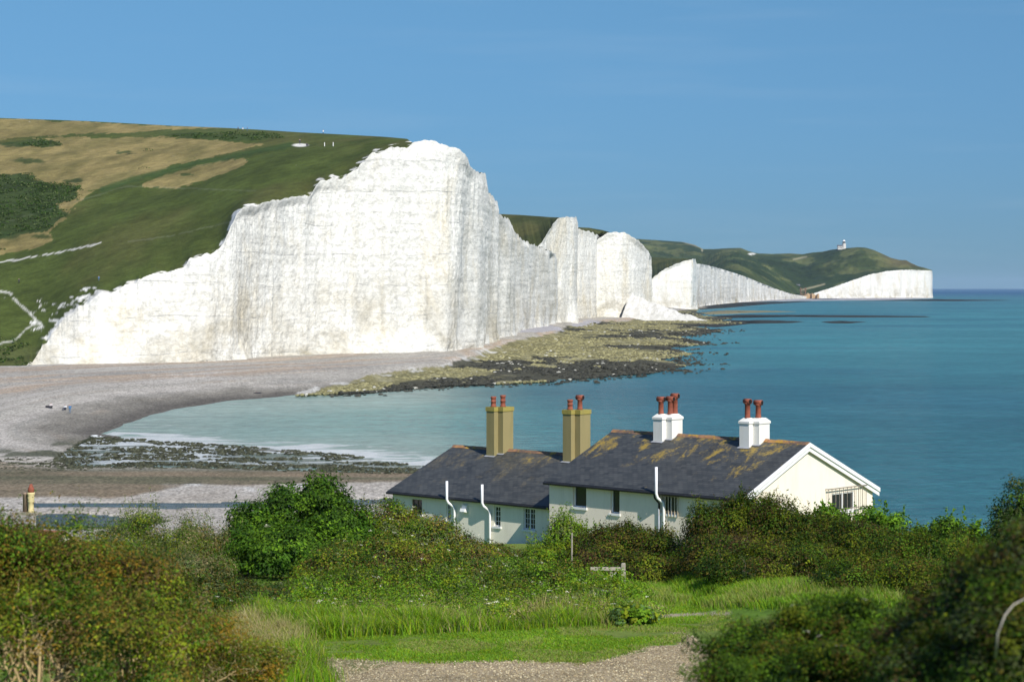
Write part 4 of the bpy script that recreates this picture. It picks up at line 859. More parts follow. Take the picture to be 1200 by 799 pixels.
def ridge_mat():
    m = NT('ridge_clay'); co = m.n('TexCoord').outputs['Object']
    c = m.mix(m.ramp(m.noise(co, 1.1, 5, .6), .4, .6), (.12, .08, .06), (.34, .17, .08)); c = m.mix(m.ramp(m.noise(co, 2.3, 6, .7), .52, .62, 0, .9), c, (.44, .26, .02))
    m.set('Base Color', c); m.set('Roughness', .9); m.bump(m.noise(co, 12, 4), .5, .02); return m.m
M['ridge'] = ridge_mat()

def wall_panel(mb, o, u, nrm, w_, h, ops, depth=.2):
    o = np.array(o, float); u = np.array(u, float); nrm = np.array(nrm, float); zz = np.array([0, 0, 1.])
    xs_ = sorted({0, w_, *[q for a in ops for q in a[:2]]}); zs_ = sorted({0, h, *[q for a in ops for q in a[2:]]})
    for x0, x1 in zip(xs_, xs_[1:]):
        for z0, z1 in zip(zs_, zs_[1:]):
            if any(a <= (x0 + x1) / 2 <= b and c_ <= (z0 + z1) / 2 <= d for a, b, c_, d in ops): continue
            mb.poly([o + u * x0 + zz * z0, o + u * x1 + zz * z0, o + u * x1 + zz * z1, o + u * x0 + zz * z1])
    for a, b, c_, d in ops:
        f = [o + u * p_ + zz * q_ for p_, q_ in ((a, c_), (b, c_), (b, d), (a, d))]; k = [p_ - nrm * depth for p_ in f]
        for i in range(4): j = (i + 1) % 4; mb.poly([f[i], f[j], k[j], k[i]])
def window(par, o, u, nrm, op, lights=2, rows=1, depth=.2, sill=True, label=None, framecol='white_paint'):
    """casement in an opening op=(a,b,c,d) of a wall panel"""
    o = np.array(o, float); u = np.array(u, float); nrm = np.array(nrm, float); zz = np.array([0, 0, 1.]); a, b, c_, d = op
    def bar(mb, x0, x1, z0, z1, d0, d1):
        p = [o + u * x0 + zz * z0 - nrm * d1, o + u * x1 + zz * z0 - nrm * d1, o + u * x1 + zz * z1 - nrm * d1, o + u * x0 + zz * z1 - nrm * d1]
        mb.prism(p[::-1], nrm * (d1 - d0))
    fr = MB(); t = .055
    bar(fr, a, a + t, c_, d, depth - .09, depth - .02); bar(fr, b - t, b, c_, d, depth - .09, depth - .02)
    bar(fr, a + t, b - t, c_, c_ + t, depth - .09, depth - .02); bar(fr, a + t, b - t, d - t, d, depth - .09, depth - .02)
    for k in range(1, lights): x_ = a + (b - a) * k / lights; bar(fr, x_ - .032, x_ + .032, c_ + t, d - t, depth - .085, depth - .025)
    n_ = 0
    for l_ in range(lights):
        x0 = a + (b - a) * l_ / lights + (t if l_ == 0 else .032); x1 = a + (b - a) * (l_ + 1) / lights - (t if l_ == lights - 1 else .032)
        if rows > 1:
            xm = (x0 + x1) / 2; bar(fr, xm - .010, xm + .010, c_ + t, d - t, depth - .07, depth - .045)
            for k in range(1, rows): z_ = c_ + (d - c_) * k / rows; bar(fr, x0, x1, z_ - .010, z_ + .010, depth - .068, depth - .047)
    f = fr.build('window', M[framecol], par)
    if label: f['label'] = label
    g = MB(); bar(g, a + .02, b - .02, c_ + .02, d - .02, depth - .055, depth - .03); g.build('pane', M['pane'], f)
    if sill: s_ = MB(); bar(s_, a - .07, b + .07, c_ - .10, c_, -.07, depth - .1); s_.build('sill', M['white_paint'], f, bevel=.01)
    return f
def chimney(par, x, y, zb, zt, mat, cap, pots, yr, rise, white=False):
    """two joined square shafts standing across the ridge"""
    sh = MB(); A = ((0, .56), (0, .50)); B_ = ((.36, .92), (.30, 1.10))
    out = [(0, 0), (.56, 0), (.56, .30), (.92, .30), (.92, 1.10), (.36, 1.10), (.36, .50), (0, .50)]
    sh.prism([(x + a, y + b, zb) for a, b in out], (0, 0, zt - zb))
    o = sh.build('chimney', M[mat], par, bevel=.012)
    e = cap; c_ = MB(); big = [(-e, -e), (.56 + e, -e), (.56 + e, .30 - e), (.92 + e, .30 - e), (.92 + e, 1.10 + e), (.36 - e, 1.10 + e), (.36 - e, .50 + e), (-e, .50 + e)]
    if white:
        c_.prism([(x + a, y + b, zt) for a, b in big], (0, 0, .10))
        lo = [(x + a, y + b, zt + .10) for a, b in big]; k = .13
        ins = [(k, k), (.56 - k, k), (.56 - k, .30 + k), (.92 - k, .30 + k), (.92 - k, 1.10 - k), (.36 + k, 1.10 - k), (.36 + k, .50 - k), (k, .50 - k)]
        hi = [(x + a, y + b, zt + .26) for a, b in ins]
        for i in range(8): j = (i + 1) % 8; c_.poly([lo[i], lo[j], hi[j], hi[i]])
        c_.poly(hi); zp_ = zt + .24
    else:
        c_.prism([(x + a, y + b, zt) for a, b in big], (0, 0, .22)); zp_ = zt + .22
    c_.build('chimney_cap', M[mat if white else 'cap_lichen'], o, bevel=.012)
    if white is not None:
        fl = MB(); q = .07
        # lead apron following the roof slope under the front shaft
        for (x0, x1, y0, y1) in ((-q, .56 + q, -.12, .02), (.54, .92 + q, .18, .32)):
            zz = lambda yy: zr - rise / yr * abs(yr - (y + yy)) + .03
            zr = par['zr']
            fl.prism([(x + x0, y + y0, zz(y0)), (x + x1, y + y0, zz(y0)), (x + x1, y + y1, zz(y1)), (x + x0, y + y1, zz(y1))], (0, 0, .012))
        fl.build('flashing', M['lead'], o)
    for (dx, dy, h, cowl, mt) in pots:
        p_ = MB(); cc = (x + dx, y + dy, zp_)
        if cowl:
            p_.lathe(cc, [(.15, 0), (.145, .05), (.13, .10), (.125, h - .22), (.15, h - .20), (.15, h - .16), (.13, h - .13)])
            a = R(cowl); d_ = np.array([math.cos(a), math.sin(a)])
            t0 = np.array(cc) + [0, 0, h - .07]
            p_.tube([t0 - [d_[0] * .20, d_[1] * .20, 0], t0 + [d_[0] * .20, d_[1] * .20, 0]], .125, 12)
            po = p_.build('chimney_pot', M['terracotta'], o, True)
            v_ = MB(); v_.tube([t0 + [d_[0] * .202, d_[1] * .202, 0], t0 + [d_[0] * .206, d_[1] * .206, 0]], .10, 12); v_.build('cowl_shade_disc', M['void'], o)  # black disc on the closed end stands in for the shade inside the cowl
        else:
            p_.lathe(cc, [(.16, 0), (.155, .06), (.135, .08), (.13, h * .45), (.15, h * .47), (.15, h * .55), (.132, h * .57), (.13, h * .8), (.155, h * .84), (.15, h), (.11, h), (.11, h - .08)]); p_.build('chimney_pot', M['terracotta'], o, True)
    return o
def cottage(name, label, x0, D0, z0, th, L, Wh, W2, rise, wallm, slate, zb, gable):
    """local frame: x along the front eave from the left end (0) to the right end (L), y back, z up; eave edge at z=0"""
    fl = np.array([x0 - math.cos(th) * L, D0 + math.sin(th) * L, z0])
    par = thing(name, (fl[0], fl[1], z0 + zb), label, 'cottage', 'coastguard cottages', -th)
    off = -zb; par['zr'] = off + rise
    return par, off
def roofparts(par, off, L, Wh, W2, rise, slate, ridgesag=.0):
    t = .10; s = rise / Wh; mb = MB()
    r2 = rise - s * W2
    mb.prism([(0, 0, off), (0, Wh, off + rise), (0, Wh, off + rise - t), (0, .0, off - t)], (L, 0, 0))
    mb.prism([(0, Wh, off + rise), (0, Wh + W2, off + r2), (0, Wh + W2, off + r2 - t), (0, Wh, off + rise - t)], (L, 0, 0))
    rf = mb.build('roof', slate, par)
    rg = MB(); n = int(L / .45)
    for k in range(n):
        a, b = L * k / n + .01, L * (k + 1) / n - .01; dz = random.uniform(-.012, .012)
        rg.prism([(a, Wh - .17, off + rise - s * .17 + .012 + dz), (a, Wh, off + rise + .075 + dz), (a, Wh + .17, off + rise - s * .17 + .012 + dz), (a, Wh, off + rise + .01 + dz)], (b - a, 0, 0))
    rg.build('ridge_tiles', M['ridge'], rf)
    g = MB(); g.tube([(.02, -.05, off - .09), (L - .02, -.05, off - .09)], .065, 8); g.build('gutter', M['black'], rf)
    return rf
def hit(par, px, py, yplane=None, xplane=None):
    """local point of a house plane seen at photo position (px,py)"""
    th = par.rotation_euler[2]; o = np.array(par.location); c_, s_ = math.cos(-th), math.sin(-th)
    rot = lambda v: np.array([v[0] * c_ - v[1] * s_, v[0] * s_ + v[1] * c_, v[2]])
    cl = rot(np.array([0, 0, ZC]) - o); dl = rot(W(px, py, 1) - np.array([0, 0, ZC]))
    t = (yplane - cl[1]) / dl[1] if yplane is not None else (xplane - cl[0]) / dl[0]
    return cl + dl * t

# right cottage: cream walls, two white stacks
TH = R(44); L, Wh, W2, rise, zb = 11.95, 5.0, 5.6, 2.17, -3.6
M['slate_r'] = slate_mat('slate_right', Wh, .115, 0.0); M['slate_l'] = slate_mat('slate_left', 4.7, .04, 7.3)
par, off = cottage('cottage', 'cream cottage with slate roof, white gable boards and two white chimneys', 10.13, 90, 14.22, TH, L, Wh, W2, rise, 'wall_cream', M['slate_r'], zb, True)
roofparts(par, off, L, Wh, W2, rise, M['slate_r'])
wy, wl, wr = .22, .15, L - .16; s_ = rise / Wh
ht = off - .05 + .22 * s_
def openings(par, o_x, yp, boxes):
    r_ = []
    for (xa, ya, xb, yb) in boxes:
        p, q = hit(par, xa, ya, yplane=yp), hit(par, xb, yb, yplane=yp); r_.append((p[0] - o_x, q[0] - o_x, q[2], p[2]))
    return r_
ops = openings(par, wl, wy, ((671.5, 569, 687, 595), (715.5, 573, 726, 602), (776, 577, 793, 603)))
ops = [(a, b, min(c_, d - .7), min(d, ht - .07)) for a, b, c_, d in ops]
wb = MB(); wall_panel(wb, (wl, wy, 0), (1, 0, 0), (0, -1, 0), wr - wl, ht, ops)
yb = Wh + W2 - .3
gp = [hit(par, 974.5, 578.5, xplane=wr), hit(par, 1001, 597, xplane=wr)]; gop = (gp[0][1] - wy, gp[1][1] - wy, gp[1][2], min(gp[0][2], off - .12))
zback = off + rise - s_ * W2 + .3 * s_ - .1
wall_panel(wb, (wr, wy, 0), (0, 1, 0), (1, 0, 0), yb - wy, min(ht, zback), [gop], .12)
hm = min(ht, zback)
wb.poly([(wr, wy, hm), (wr, yb, hm), (wr, yb, zback), (wr, Wh, off + rise - .11), (wr, wy, ht)])
wb.poly([(wl, wy, 0), (wl, wy, ht), (wl, Wh, off + rise - .11), (wl, yb, zback), (wl, yb, 0)])
wb.poly([(wl, yb, 0), (wl, yb, zback), (wr, yb, zback), (wr, yb, 0)])
wb.build('wall', M['wall_cream'], par)
window(par, (wl, wy, 0), (1, 0, 0), (0, -1, 0), ops[0], 1, 1)
window(par, (wl, wy, 0), (1, 0, 0), (0, -1, 0), ops[1], 1, 1)
w3 = window(par, (wl, wy, 0), (1, 0, 0), (0, -1, 0), ops[2], 2, 1, label='front window behind rusty upright bars')
bb = MB(); a, b, c_, d = ops[2]
for k in range(7): x_ = wl + a - .12 + (b - a + .24) * k / 6; bb.box((x_ - .018, wy - .09, c_ - .1), (x_ + .018, wy - .055, d + .02))
for z_ in (c_ + .1, d - .15): bb.box((wl + a - .16, wy - .055, z_), (wl + b + .16, wy - .03, z_ + .03))
bb.build('window_bars', M['bars'], w3)
w4 = window(par, (wr, wy, 0), (0, 1, 0), (1, 0, 0), gop, 2, 1, .12, label='white gable window behind a cage of thin iron bars')
q0, q1 = hit(par, 967.5, 572.5, xplane=wr), hit(par, 1012, 600, xplane=wr); bb = MB()
for k in range(11): y_ = q0[1] + (q1[1] - q0[1]) * k / 10; bb.box((wr + .13, y_ - .012, q1[2]), (wr + .155, y_ + .012, q0[2]))
bb.box((wr + .155, q0[1] - .05, q0[2] - .05), (wr + .18, q1[1] + .05, q0[2] + .0)); bb.box((wr + .155, q0[1] - .05, q1[2] + .3), (wr + .18, q1[1] + .05, q1[2] + .34))
for y_ in (q0[1], q1[1]): bb.box((wr, y_ - .02, q0[2] - .04), (wr + .155, y_ + .02, q0[2] - .01))
bb.build('window_bars', M['darkbars'], w4)
for (ya, za, yb_, zb_) in ((-.04, off - .02, Wh, off + rise + .0), (Wh, off + rise + .0, Wh + W2 + .04, off + rise - s_ * W2 - .02)):
    b1_, b2_ = MB(), MB()
    b1_.prism([(L + .005, ya, za + .03), (L + .005, yb_, zb_ + .03), (L + .005, yb_, zb_ - .16), (L + .005, ya, za - .16)], (.045, 0, 0)); o_ = b1_.build('barge_board', M['white_paint'], par)
    b2_.prism([(L - .05, ya, za - .162), (L - .05, yb_, zb_ - .162), (L - .05, yb_, zb_ - .36), (L - .05, ya, za - .36)], (.045, 0, 0)); b2_.build('lower_board', M['white_paint'], o_)
def ppipe(par, pts, r_, name='soil_pipe'):
    mb = MB(); mb.tube(pts, r_, 8); return mb.build(name, M['white_pipe'], par, True)
pt = hit(par, 769, 547, yplane=-.16); xr = pt[0]
ppipe(par, [(xr, -.16, pt[2]), (xr, -.16, off - .08), (xr + .05, -.13, off - .28), (xr + .16, wy - .09, off - .5), (xr + .2, wy - .08, off - .7), (xr + .2, wy - .08, .2)], .065)
dp = MB(); dp.tube([(xr - .22, -.05, off - .13), (xr - .22, 0, off - .32), (xr - .10, wy - .06, off - .55), (xr - .10, wy - .06, off - .8)], .045, 8); dp.build('downpipe', M['black'], par, True)
dp = MB(); dp.tube([(xr - .10, wy - .06, off - .8), (xr - .10, wy - .06, .2)], .04, 8); dp.build('downpipe', simple('grey_pipe', (.45, .48, .52), .5), par, True)
def put_chimney(px, py_t, py_b, mat, cap, pots, white, yfront, Wh, rise):
    a = hit(par, px, py_t, yplane=yfront)
    return chimney(par, a[0], yfront, par['zr'] - rise / Wh * (Wh - yfront) - .45, a[2], mat, cap, pots, Wh, rise, white)
put_chimney(765.5, 491, 519, 'stack_white', .04, [(.28, .25, .80, 8, 0), (.64, .52, .82, 8, 0), (.64, .88, .95, 8, 0)], True, Wh - .78, Wh, rise)
put_chimney(866.5, 496, 525, 'stack_white', .04, [(.28, .25, .86, -12, 0), (.64, .60, .80, 8, 0)], True, Wh - .78, Wh, rise)

# left cottage: pale green walls, two tall tan stacks
TH = R(42.5); L, Wh, W2, rise, zb = 12.2, 5.0, 5.0, 2.07, -4.2
xL, DL, zL = -6.56, 107.5, 12.84
par, off = cottage('cottage', 'pale green cottage with dark slate roof and two tall tan chimneys', xL + math.cos(TH) * L, DL - math.sin(TH) * L, zL, TH, L, Wh, W2, rise, 'wall_green', M['slate_l'], zb, False)
roofparts(par, off, L, Wh, W2, rise, M['slate_l'])
s_ = rise / Wh; wl, wr, wy = .2, L - .2, .22; ht = off - .05 + .22 * s_
ops = openings(par, wl, wy, ((482.5, 584.5, 494.5, 603), (523, 590, 528, 610), (579, 592.5, 586.5, 617), (613.5, 594.5, 627, 621)))
ops = [(a, b, c_, min(d, ht - .12)) for a, b, c_, d in ops]
wb = MB(); wall_panel(wb, (wl, wy, 0), (1, 0, 0), (0, -1, 0), wr - wl, ht, ops, .16)
yb = Wh + W2 - .3; zback = off + .02
for x_ in (wl, wr): wb.poly([(x_, wy, 0), (x_, wy, ht), (x_, Wh, off + rise - .11), (x_, yb, zback), (x_, yb, 0)])
wb.poly([(wl, yb, 0), (wl, yb, zback), (wr, yb, zback), (wr, yb, 0)])
wb.build('wall', M['wall_green'], par)
M['brown_paint'] = simple('brown_paint', (.20, .13, .10), .6)
window(par, (wl, wy, 0), (1, 0, 0), (0, -1, 0), ops[0], 2, 1, .16, label='brown framed window at the left end', framecol='brown_paint')
window(par, (wl, wy, 0), (1, 0, 0), (0, -1, 0), ops[1], 1, 3, .16); window(par, (wl, wy, 0), (1, 0, 0), (0, -1, 0), ops[2], 1, 4, .16); window(par, (wl, wy, 0), (1, 0, 0), (0, -1, 0), ops[3], 2, 4, .16)
for px, pyt in ((523.6, 563.5), (565, 567.5)):
    a = hit(par, px, pyt, yplane=-.16); x_ = a[0]
    ppipe(par, [(x_, -.16, a[2]), (x_, -.16, off - .12), (x_ + .06, -.12, off - .28), (x_ + .22, wy - .14, off - .48), (x_ + .26, wy - .09, off - .62), (x_ + .26, wy - .09, .1)], .065)
a = hit(par, 546, 596, yplane=wy); vb = MB(); vb.box((a[0] - .16, wy - .14, a[2] - .16), (a[0] + .16, wy, a[2] + .20)); vb.prism([(a[0] - .16, wy - .14, a[2] - .16), (a[0] + .16, wy - .14, a[2] - .16), (a[0] + .16, wy - .30, a[2] - .12), (a[0] - .16, wy - .30, a[2] - .12)], (0, .05, .16)); vb.build('flue_vent', M['white_paint'], par)
put_chimney(570, 481.5, 535, 'stack_tan', .035, [(.28, .25, .55, 0, 0), (.64, .60, .62, 0, 0)], False, Wh - .78, Wh, rise)
put_chimney(659.5, 485, 540, 'stack_tan', .035, [(.28, .25, .52, 0, 0), (.64, .60, .70, 8, 0)], False, Wh - .78, Wh, rise)

# third cottage at the left, all but its chimney and roof corner hidden by the thicket
o3 = W(34, 612, 104); par = thing('cottage', (o3[0], o3[1], float(G(o3[0], o3[1]))), 'cottage at the left edge, only its chimney and red roof corner above the bushes', 'cottage', 'coastguard cottages', R(-20)); lz = par.location[2]
def zl(py, D=104): return W(0, py, D)[2] - lz
mb = MB(); mb.box((-.55, -.3, 1.5), (.45, .35, zl(603))); mb.box((-.60, -.35, zl(603)), (.50, .40, zl(600))); ch = mb.build('chimney', simple('old_stack', (.30, .27, .21), .9, .25, 5), par)
mb = MB(); h = zl(571) - zl(597); mb.lathe((.12, 0, zl(600)), [(.20, 0), (.14, .12), (.14, h * .45), (.19, h * .5), (.14, h * .58), (.19, h * .66), (.15, h * .74), (.20, h * .82), (.20, h * .90)])
mb.build('chimney_pot', simple('buff_clay', (.62, .52, .27), .8, .1), ch, True)
mb = MB(); mb.lathe((.12, 0, zl(600) + h * .9), [(.16, 0), (.17, .15), (.12, .26), (.06, .42)]); mb.build('pot_cowl', M['terracotta'], ch, True)
mb = MB(); h = zl(577) - zl(600); mb.lathe((-.28, .1, zl(600)), [(.14, 0), (.13, h - .12), (.15, h - .1), (.15, h)]); mb.build('chimney_pot', simple('grey_brown_clay', (.26, .19, .14), .8, .1), ch, True)
mb = MB(); zr_ = zl(622); ze = zl(640)
mb.prism([(-3.5, -2.6, ze - .6), (2.1, -2.6, ze - .6), (2.1, 0, zr_), (-3.5, 0, zr_)], (0, 0, .1)); mb.prism([(-3.5, 0, zr_), (2.1, 0, zr_), (2.1, 2.6, ze - .6), (-3.5, 2.6, ze - .6)], (0, 0, .1)); mb.build('roof', simple('red_tile', (.24, .10, .06), .9, .3, 4, .02), par)
mb = MB(); mb.prism([(2.0, -2.4, 0), (2.0, 2.4, 0), (2.0, 2.4, ze - .55), (2.0, 0, zr_ - .02), (2.0, -2.4, ze - .55)], (-5.4, 0, 0)); mb.build('wall', M['wall_cream'], par)

# ------------------------------------------------------------------ fence by the hedge and a thin stake
fp = W(730.5, 659.5, 72); gz = float(G(fp[0], 72)); f = thing('wooden_fence', (fp[0], 72, gz), 'short weathered wooden fence with one tall square post in the long grass', 'fence')
mb = MB(); hp = fp[2] - gz; mb.box((-.075, -.075, -.3), (.075, .075, hp - .03)); mb.poly([(-.075, -.075, hp - .03), (.075, -.075, hp - .03), (.05, -.03, hp), (-.05, -.03, hp)]); mb.box((-.06, -.05, hp - .031), (.06, .06, hp)); mb.build('post', M['fence'], f, bevel=.008)
for k in (1, 2): mb = MB(); x_ = -.42 * k; mb.box((x_ - .05, .05, -.3), (x_ + .05, .13, hp - .18)); mb.build('post', M['fence'], f)
mb = MB(); mb.box((-1.15, -.02, hp - .26), (-.077, .03, hp - .14)); mb.build('rail', M['fence'], f)
sp0 = W(670, 624, 78); gz = float(G(sp0[0], 78)); mb = MB(); mb.tube([(0, 0, -.2), (.01, 0, sp0[2] - gz)], .03, 6); sk = mb.build('stake', M['fence']); sk.location = (sp0[0], 78, gz); tag(sk, 'thin upright stake standing in the light green shrub', 'stake')
# pale dead branch arching out of the near right bush
b0, b1_, b2_ = W(1167, 770, 13.5), W(1178, 720, 13.4), W(1203, 700, 13.5); mb = MB(); mb.tube([b0 - b0, W(1169, 742, 13.4) - b0, b1_ - b0, W(1188, 708, 13.45) - b0, b2_ - b0], [.008, .0075, .0065, .005, .003], 6)
db = mb.build('dead_branch', M['deadwood'], None, True); db.location = b0; tag(db, 'bare pale dead branch curving out of the near right bush', 'branch')

# ------------------------------------------------------------------ people, markers, lighthouse
def person_mat(name, shoe, leg, top, hair):
    m = NT(name); zc = m.n('SeparateXYZ', {0: m.n('TexCoord').outputs['Generated']}).outputs[2]
    cr = m.n('ValToRGB', {0: zc}); e = cr.color_ramp; e.interpolation = 'CONSTANT'
    e.elements[0].position = 0; e.elements[0].color = (*shoe, 1); e.elements[1].position = .05; e.elements[1].color = (*leg, 1)
    for p_, c_ in ((.50, top), (.83, (.45, .28, .2)), (.93, hair)): q = e.elements.new(p_); q.color = (*c_, 1)
    m.set('Base Color', cr.outputs[0]); m.set('Roughness', .8); return m.m
def person(loc, label, mat, pose='stand', rz=0, group='walkers', scale=1.0, step=.12):
    if pose == 'stand':
        J = [(0, 0, .92), (0, 0, 1.15), (0, 0, 1.42), (0, -.01, 1.53), (0, -.03, 1.66), (.19, 0, 1.42), (.25, .02, 1.14), (.23, -.06, .90), (-.19, 0, 1.42), (-.25, .02, 1.14), (-.23, -.06, .90),
             (.09, 0, .88), (.10, -step, .48), (.10, -step * .6, .06), (.10, -step * .6 - .14, .04), (-.09, 0, .88), (-.10, step, .48), (-.10, step * 1.4, .06), (-.10, step * 1.4 - .14, .04)]
    elif pose == 'sit':
        J = [(0, 0, .16), (0, .03, .40), (0, 0, .66), (0, -.03, .77), (0, -.06, .90), (.19, 0, .66), (.24, -.12, .42), (.15, -.30, .40), (-.19, 0, .66), (-.24, -.12, .42), (-.15, -.30, .40),
             (.09, -.03, .15), (.12, -.36, .46), (.11, -.55, .06), (.11, -.68, .04), (-.09, -.03, .15), (-.12, -.36, .46), (-.11, -.55, .06), (-.11, -.68, .04)]
    else:
        J = [(0, 0, .14), (.25, 0, .15), (.50, 0, .15), (.60, 0, .16), (.72, 0, .19), (.50, .19, .13), (.26, .30, .10), (.05, .28, .08), (.50, -.19, .13), (.26, -.30, .10), (.05, -.28, .08),
             (-.03, .09, .12), (-.42, .12, .28), (-.82, .1, .06), (-.84, .1, .16), (-.03, -.09, .12), (-.45, -.1, .12), (-.88, -.1, .06), (-.9, -.1, .16)]
    Rr = [.15, .15, .16, .065, .105, .075, .05, .04, .075, .05, .04, .10, .075, .05, .045, .10, .075, .05, .045]
    E_ = [(0, 1), (1, 2), (2, 3), (3, 4), (2, 5), (5, 6), (6, 7), (2, 8), (8, 9), (9, 10), (0, 11), (11, 12), (12, 13), (13, 14), (0, 15), (15, 16), (16, 17), (17, 18)]
    me = bpy.data.meshes.new('person'); me.from_pydata(J, E_, []); me.materials.append(mat)
    o = bpy.data.objects.new('person', me); COL.objects.link(o)
    sk_ = o.modifiers.new('skin', 'SKIN'); ss = o.modifiers.new('sub', 'SUBSURF'); ss.levels = 1; ss.render_levels = 1
    lay = me.skin_vertices[0] if len(me.skin_vertices) else None
    if lay is None:
        me.attributes.new('skin', 'FLOAT', 'POINT'); 
    for i, r_ in enumerate(Rr):
        if lay: lay.data[i].radius = (r_, r_ * .8); lay.data[i].use_root = (i == 0)
    o.location = [float(q) for q in loc]; o.rotation_euler[2] = rz; o.scale = (scale,) * 3
    return tag(o, label, 'person', group)
def on_hill(px, py):
    pp_ = P(Vh[:230]); i = np.argmin(((pp_ - np.array([px, py])) ** 2).sum(-1)); return Vh[:230].reshape(-1, 3)[i]
BK, WT, BL, SK, KH = (.02, .02, .025), (.75, .75, .74), (.05, .16, .32), (.4, .25, .18), (.25, .2, .13)
pm = {'blk': person_mat('dark_clothes', BK, (.03, .03, .04), (.05, .05, .06), BK), 'wht': person_mat('white_top', BK, (.04, .045, .07), WT, (.06, .04, .02)), 'blu': person_mat('blue_clothes', BK, (.10, .16, .25), BL, (.05, .03, .02)), 'red': person_mat('dark_white_top', BK, (.03, .03, .03), (.55, .5, .5), BK)}
def beach_pt(px, py):
    D = (ZC - 3.0) * FPX / (py - HY); x = (px - 600) / FPX * D; return np.array([x, D, 3.0])
def settle(p):
    hit_, loc, *_ = beach.ray_cast(Vector((p[0], p[1], 60)), Vector((0, 0, -1))); return np.array(loc) if hit_ else p
bpy.context.view_layer.update()
PB = 'people on the beach'; PH = 'walkers on the hill'
person(settle(beach_pt(59.8, 469.8)), 'person in a white top and dark trousers sitting on the beach beside a dark bag', pm['red'], 'sit', R(20), PB, 1.15)
person(settle(beach_pt(76.6, 470.6)), 'person in a white shirt sitting on the beach next to someone in blue', pm['wht'], 'sit', R(-30), PB, 1.2)
person(settle(beach_pt(82, 472.6)), 'person in blue standing on the beach beside the one in white', pm['blu'], 'stand', R(15), PB, 1.0)
person(settle(beach_pt(302.5, 447.6)), 'person in dark clothes lying alone on the shingle below the cliff', pm['blk'], 'lie', R(8), PB, 1.1)
bgp = settle(beach_pt(56, 469.3)); mb = MB(); mb.box((-.38, -.2, 0), (.38, .2, .38)); mb.tube([(-.2, 0, .36), (-.12, 0, .55), (.12, 0, .55), (.2, 0, .36)], .03, 6); bg_ = mb.build('bag', simple('dark_cloth', (.02, .02, .03), .8), None, False, .08); bg_.location = bgp; tag(bg_, 'dark bag lying on the shingle beside the seated person', 'bag')
for px, py, k, lb, sc in ((279.5, 153.6, 'blk', 'leftmost of three walkers on the skyline, dark top', 1.15), (284, 153.8, 'wht', 'middle of three walkers on the skyline, pale top', 1.05), (289.5, 154, 'blu', 'rightmost of three walkers on the skyline, blue top', 1.1),
                  (379, 157.2, 'wht', 'walker in white on the skyline above the bare chalk patch', 1.1), (351, 169.6, 'blk', 'dark walker standing on the bare chalk patch', 1.3), (22.5, 331.5, 'blk', 'walker on the green slope near the left edge, above the worn path', 1.0), (116, 328.8, 'blu', 'walker in blue on the slope near the cliff edge', .9)):
    person(on_hill(px, py) - np.array([0, 0, .1]), lb, pm[k], 'stand', R(px * 7 % 90), PH, sc)
person(on_hill(359, 171.6), 'dark figure crouching at the right end of the chalk patch', pm['blk'], 'sit', R(40), PH, 1.4)
for px, lb in ((380.6, 'left one of two white marker posts on the turf'), (390, 'right one of two white marker posts on the turf')):
    p_ = on_hill(px, 171.5); mb = MB(); mb.box((-.12, -.12, -.3), (.12, .12, 1.35)); mb.prism([(-.12, -.12, 1.35), (.12, -.12, 1.35), (0, -.12, 1.5)], (0, .24, 0)); mo = mb.build('marker_post', M['white_paint']); mo.location = p_; tag(mo, lb, 'post', 'white marker posts')

lp = W(987.6, 291.6, 5045); lh = thing('lighthouse', (lp[0], lp[1], lp[2] - 2), 'small white lighthouse with attached house on the far hilltop', 'lighthouse')
stone = simple('pale_stone', (.62, .60, .56), .9, .1, .2)
mb = MB(); mb.lathe((3, 0, 0), [(5.2, 0), (4.6, 15), (5.2, 15.2), (5.2, 16)], 18); mb.build('tower', stone, lh)
mb = MB(); mb.lathe((3, 0, 16), [(3.4, 0), (3.4, 4.2)], 14); mb.build('lantern', M['pane'], lh)
mb = MB(); mb.lathe((3, 0, 20.2), [(3.9, 0), (2.6, 2.2), (.4, 3.4), (.3, 4.6)], 14); mb.build('lantern_roof', M['white_paint'], lh)
mb = MB(); mb.box((-13, -5, 0), (-1.5, 5, 8)); mb.build('wall', stone, lh)
mb = MB(); mb.prism([(-13.4, -5.5, 8), (-13.4, 5.5, 8), (-13.4, 0, 11.5)], (12, 0, 0)); mb.build('roof', simple('lighthouse_slate', (.12, .12, .13), .8), lh)
for k in range(3): mb = MB(); mb.box((-11.5 + 3.6 * k, -5.08, 3), (-9.8 + 3.6 * k, -5.003, 5.6)); mb.build('window', M['pane'], lh)

def far_house(px, py, D, w_, h, dcol, rcol, label, name='clifftop_building'):
    p_ = W(px, py, D); o = thing(name, (p_[0], p_[1], p_[2] - 1), label, 'building', 'buildings at the far gap')
    mb = MB(); mb.box((-w_ / 2, -5, 0), (w_ / 2, 5, h)); mb.build('wall', simple('far_wall', dcol, .9), o)
    mb = MB(); mb.prism([(-w_ / 2 - .5, -5.6, h), (-w_ / 2 - .5, 5.6, h), (-w_ / 2 - .5, 0, h + 4.5)], (w_ + 1, 0, 0)); mb.build('roof', simple('far_roof', rcol, .9), o)
    for k in range(3): mb = MB(); x_ = (-.3 + .3 * k) * w_; mb.box((x_ - .7, -5.06, h * .4), (x_ + .7, -5.003, h * .75)); mb.build('window', M['pane'], o)
far_house(929, 343, 4430, 14, 8, (.35, .33, .32), (.10, .10, .12), 'leftmost grey building beside the far brown gap')
far_house(934.5, 342, 4440, 10, 13, (.40, .40, .42), (.12, .12, .14), 'tallest grey building in the far brown gap')
far_house(925, 344.5, 4420, 9, 6, (.42, .36, .30), (.20, .11, .08), 'low brown building at the far gap')
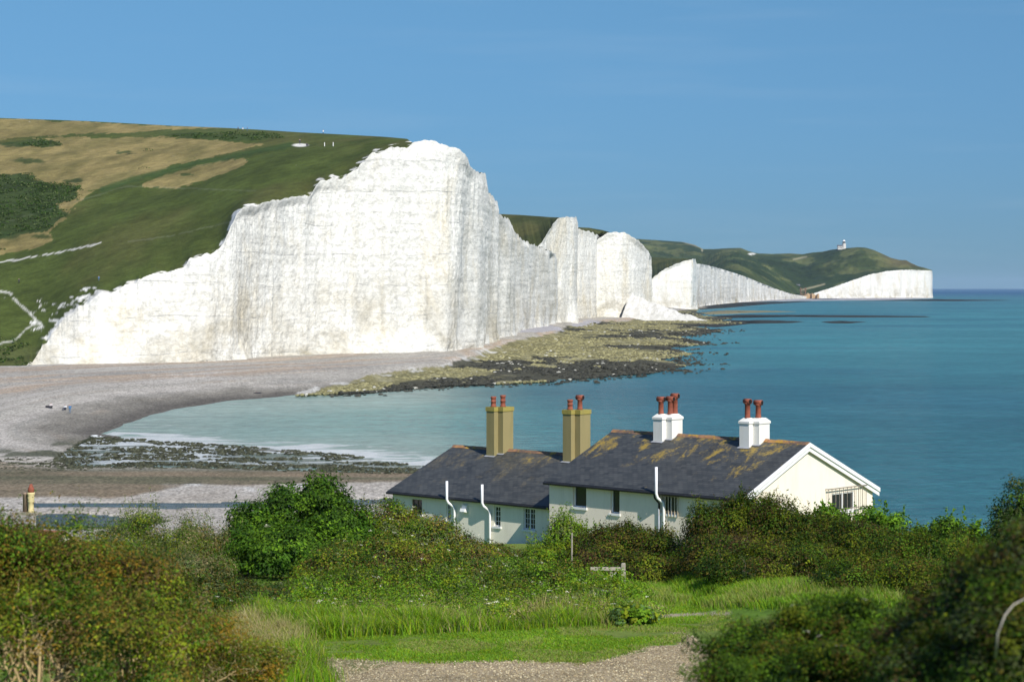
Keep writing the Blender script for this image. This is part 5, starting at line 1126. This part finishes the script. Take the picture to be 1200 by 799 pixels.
ps_ = W(941, 349, 4290); stt = thing('beach_stairs', (ps_[0], ps_[1], 1), 'brown stair tower going down the far low clay cliff', 'stairs')
wd = simple('stair_timber', (.22, .14, .09), .9)
for x_ in (-5, 5):
    for y_ in (-4, 4): mb = MB(); mb.box((x_ - .8, y_ - .8, -2), (x_ + .8, y_ + .8, 22)); mb.build('post', wd, stt)
for k in range(4): mb = MB(); mb.box((-6.5, -5, 4 + 5 * k), (6.5, 5, 4.8 + 5 * k)); mb.build('landing', wd, stt)
for k in range(3): mb = MB(); a = 1 if k % 2 else -1; mb.prism([(-4 * a, -3.4, 4.8 + 5 * k), (4 * a, -3.4, 9 + 5 * k), (4 * a, -3.4, 9.7 + 5 * k), (-4 * a, -3.4, 5.5 + 5 * k)], (0, 2.4, 0)); mb.build('stair_flight', wd, stt)
# low brown clay bank at the gap
bkv = []
for i in range(60):
    px = 905 + 55 * i / 59; h = 9 + 5 * math.sin(i * .9) * .2 + 2 * float(noise3(i * .4, 0)); 
    for j, (dz, dy) in enumerate(((-1, 0), (h * .5, 6), (h, 16), (h + 1, 60))): q = W(px, 349, 4270 + 20 * float(noise3(i * .3, 2)) + dy); bkv.append((q[0], q[1], dz))
bk = mesh_np('clay_bank', np.array(bkv), gridfaces(60, 4, True), simple('brown_clay', (.42, .29, .16), .95, .25, .08)); tag(bk, 'low brown clay bank in the far gap between white cliffs', 'bank', None, 'structure')

# ------------------------------------------------------------------ sea air
m_ = bpy.data.materials.new('sea_air'); m_.use_nodes = True; t_ = m_.node_tree; t_.nodes.clear()
ou = t_.nodes.new('ShaderNodeOutputMaterial'); pv = t_.nodes.new('ShaderNodeVolumePrincipled'); pv.inputs['Color'].default_value = (.55, .78, 1.0, 1); pv.inputs['Density'].default_value = HAZE; pv.inputs['Anisotropy'].default_value = 0.0
t_.links.new(pv.outputs[0], ou.inputs['Volume'])
mb = MB(); mb.box((-30000, -300, -5), (30000, 40500, 190)); hz = mb.build('haze', m_); tag(hz, 'thin blue sea haze over the whole view', 'haze', None, 'stuff')
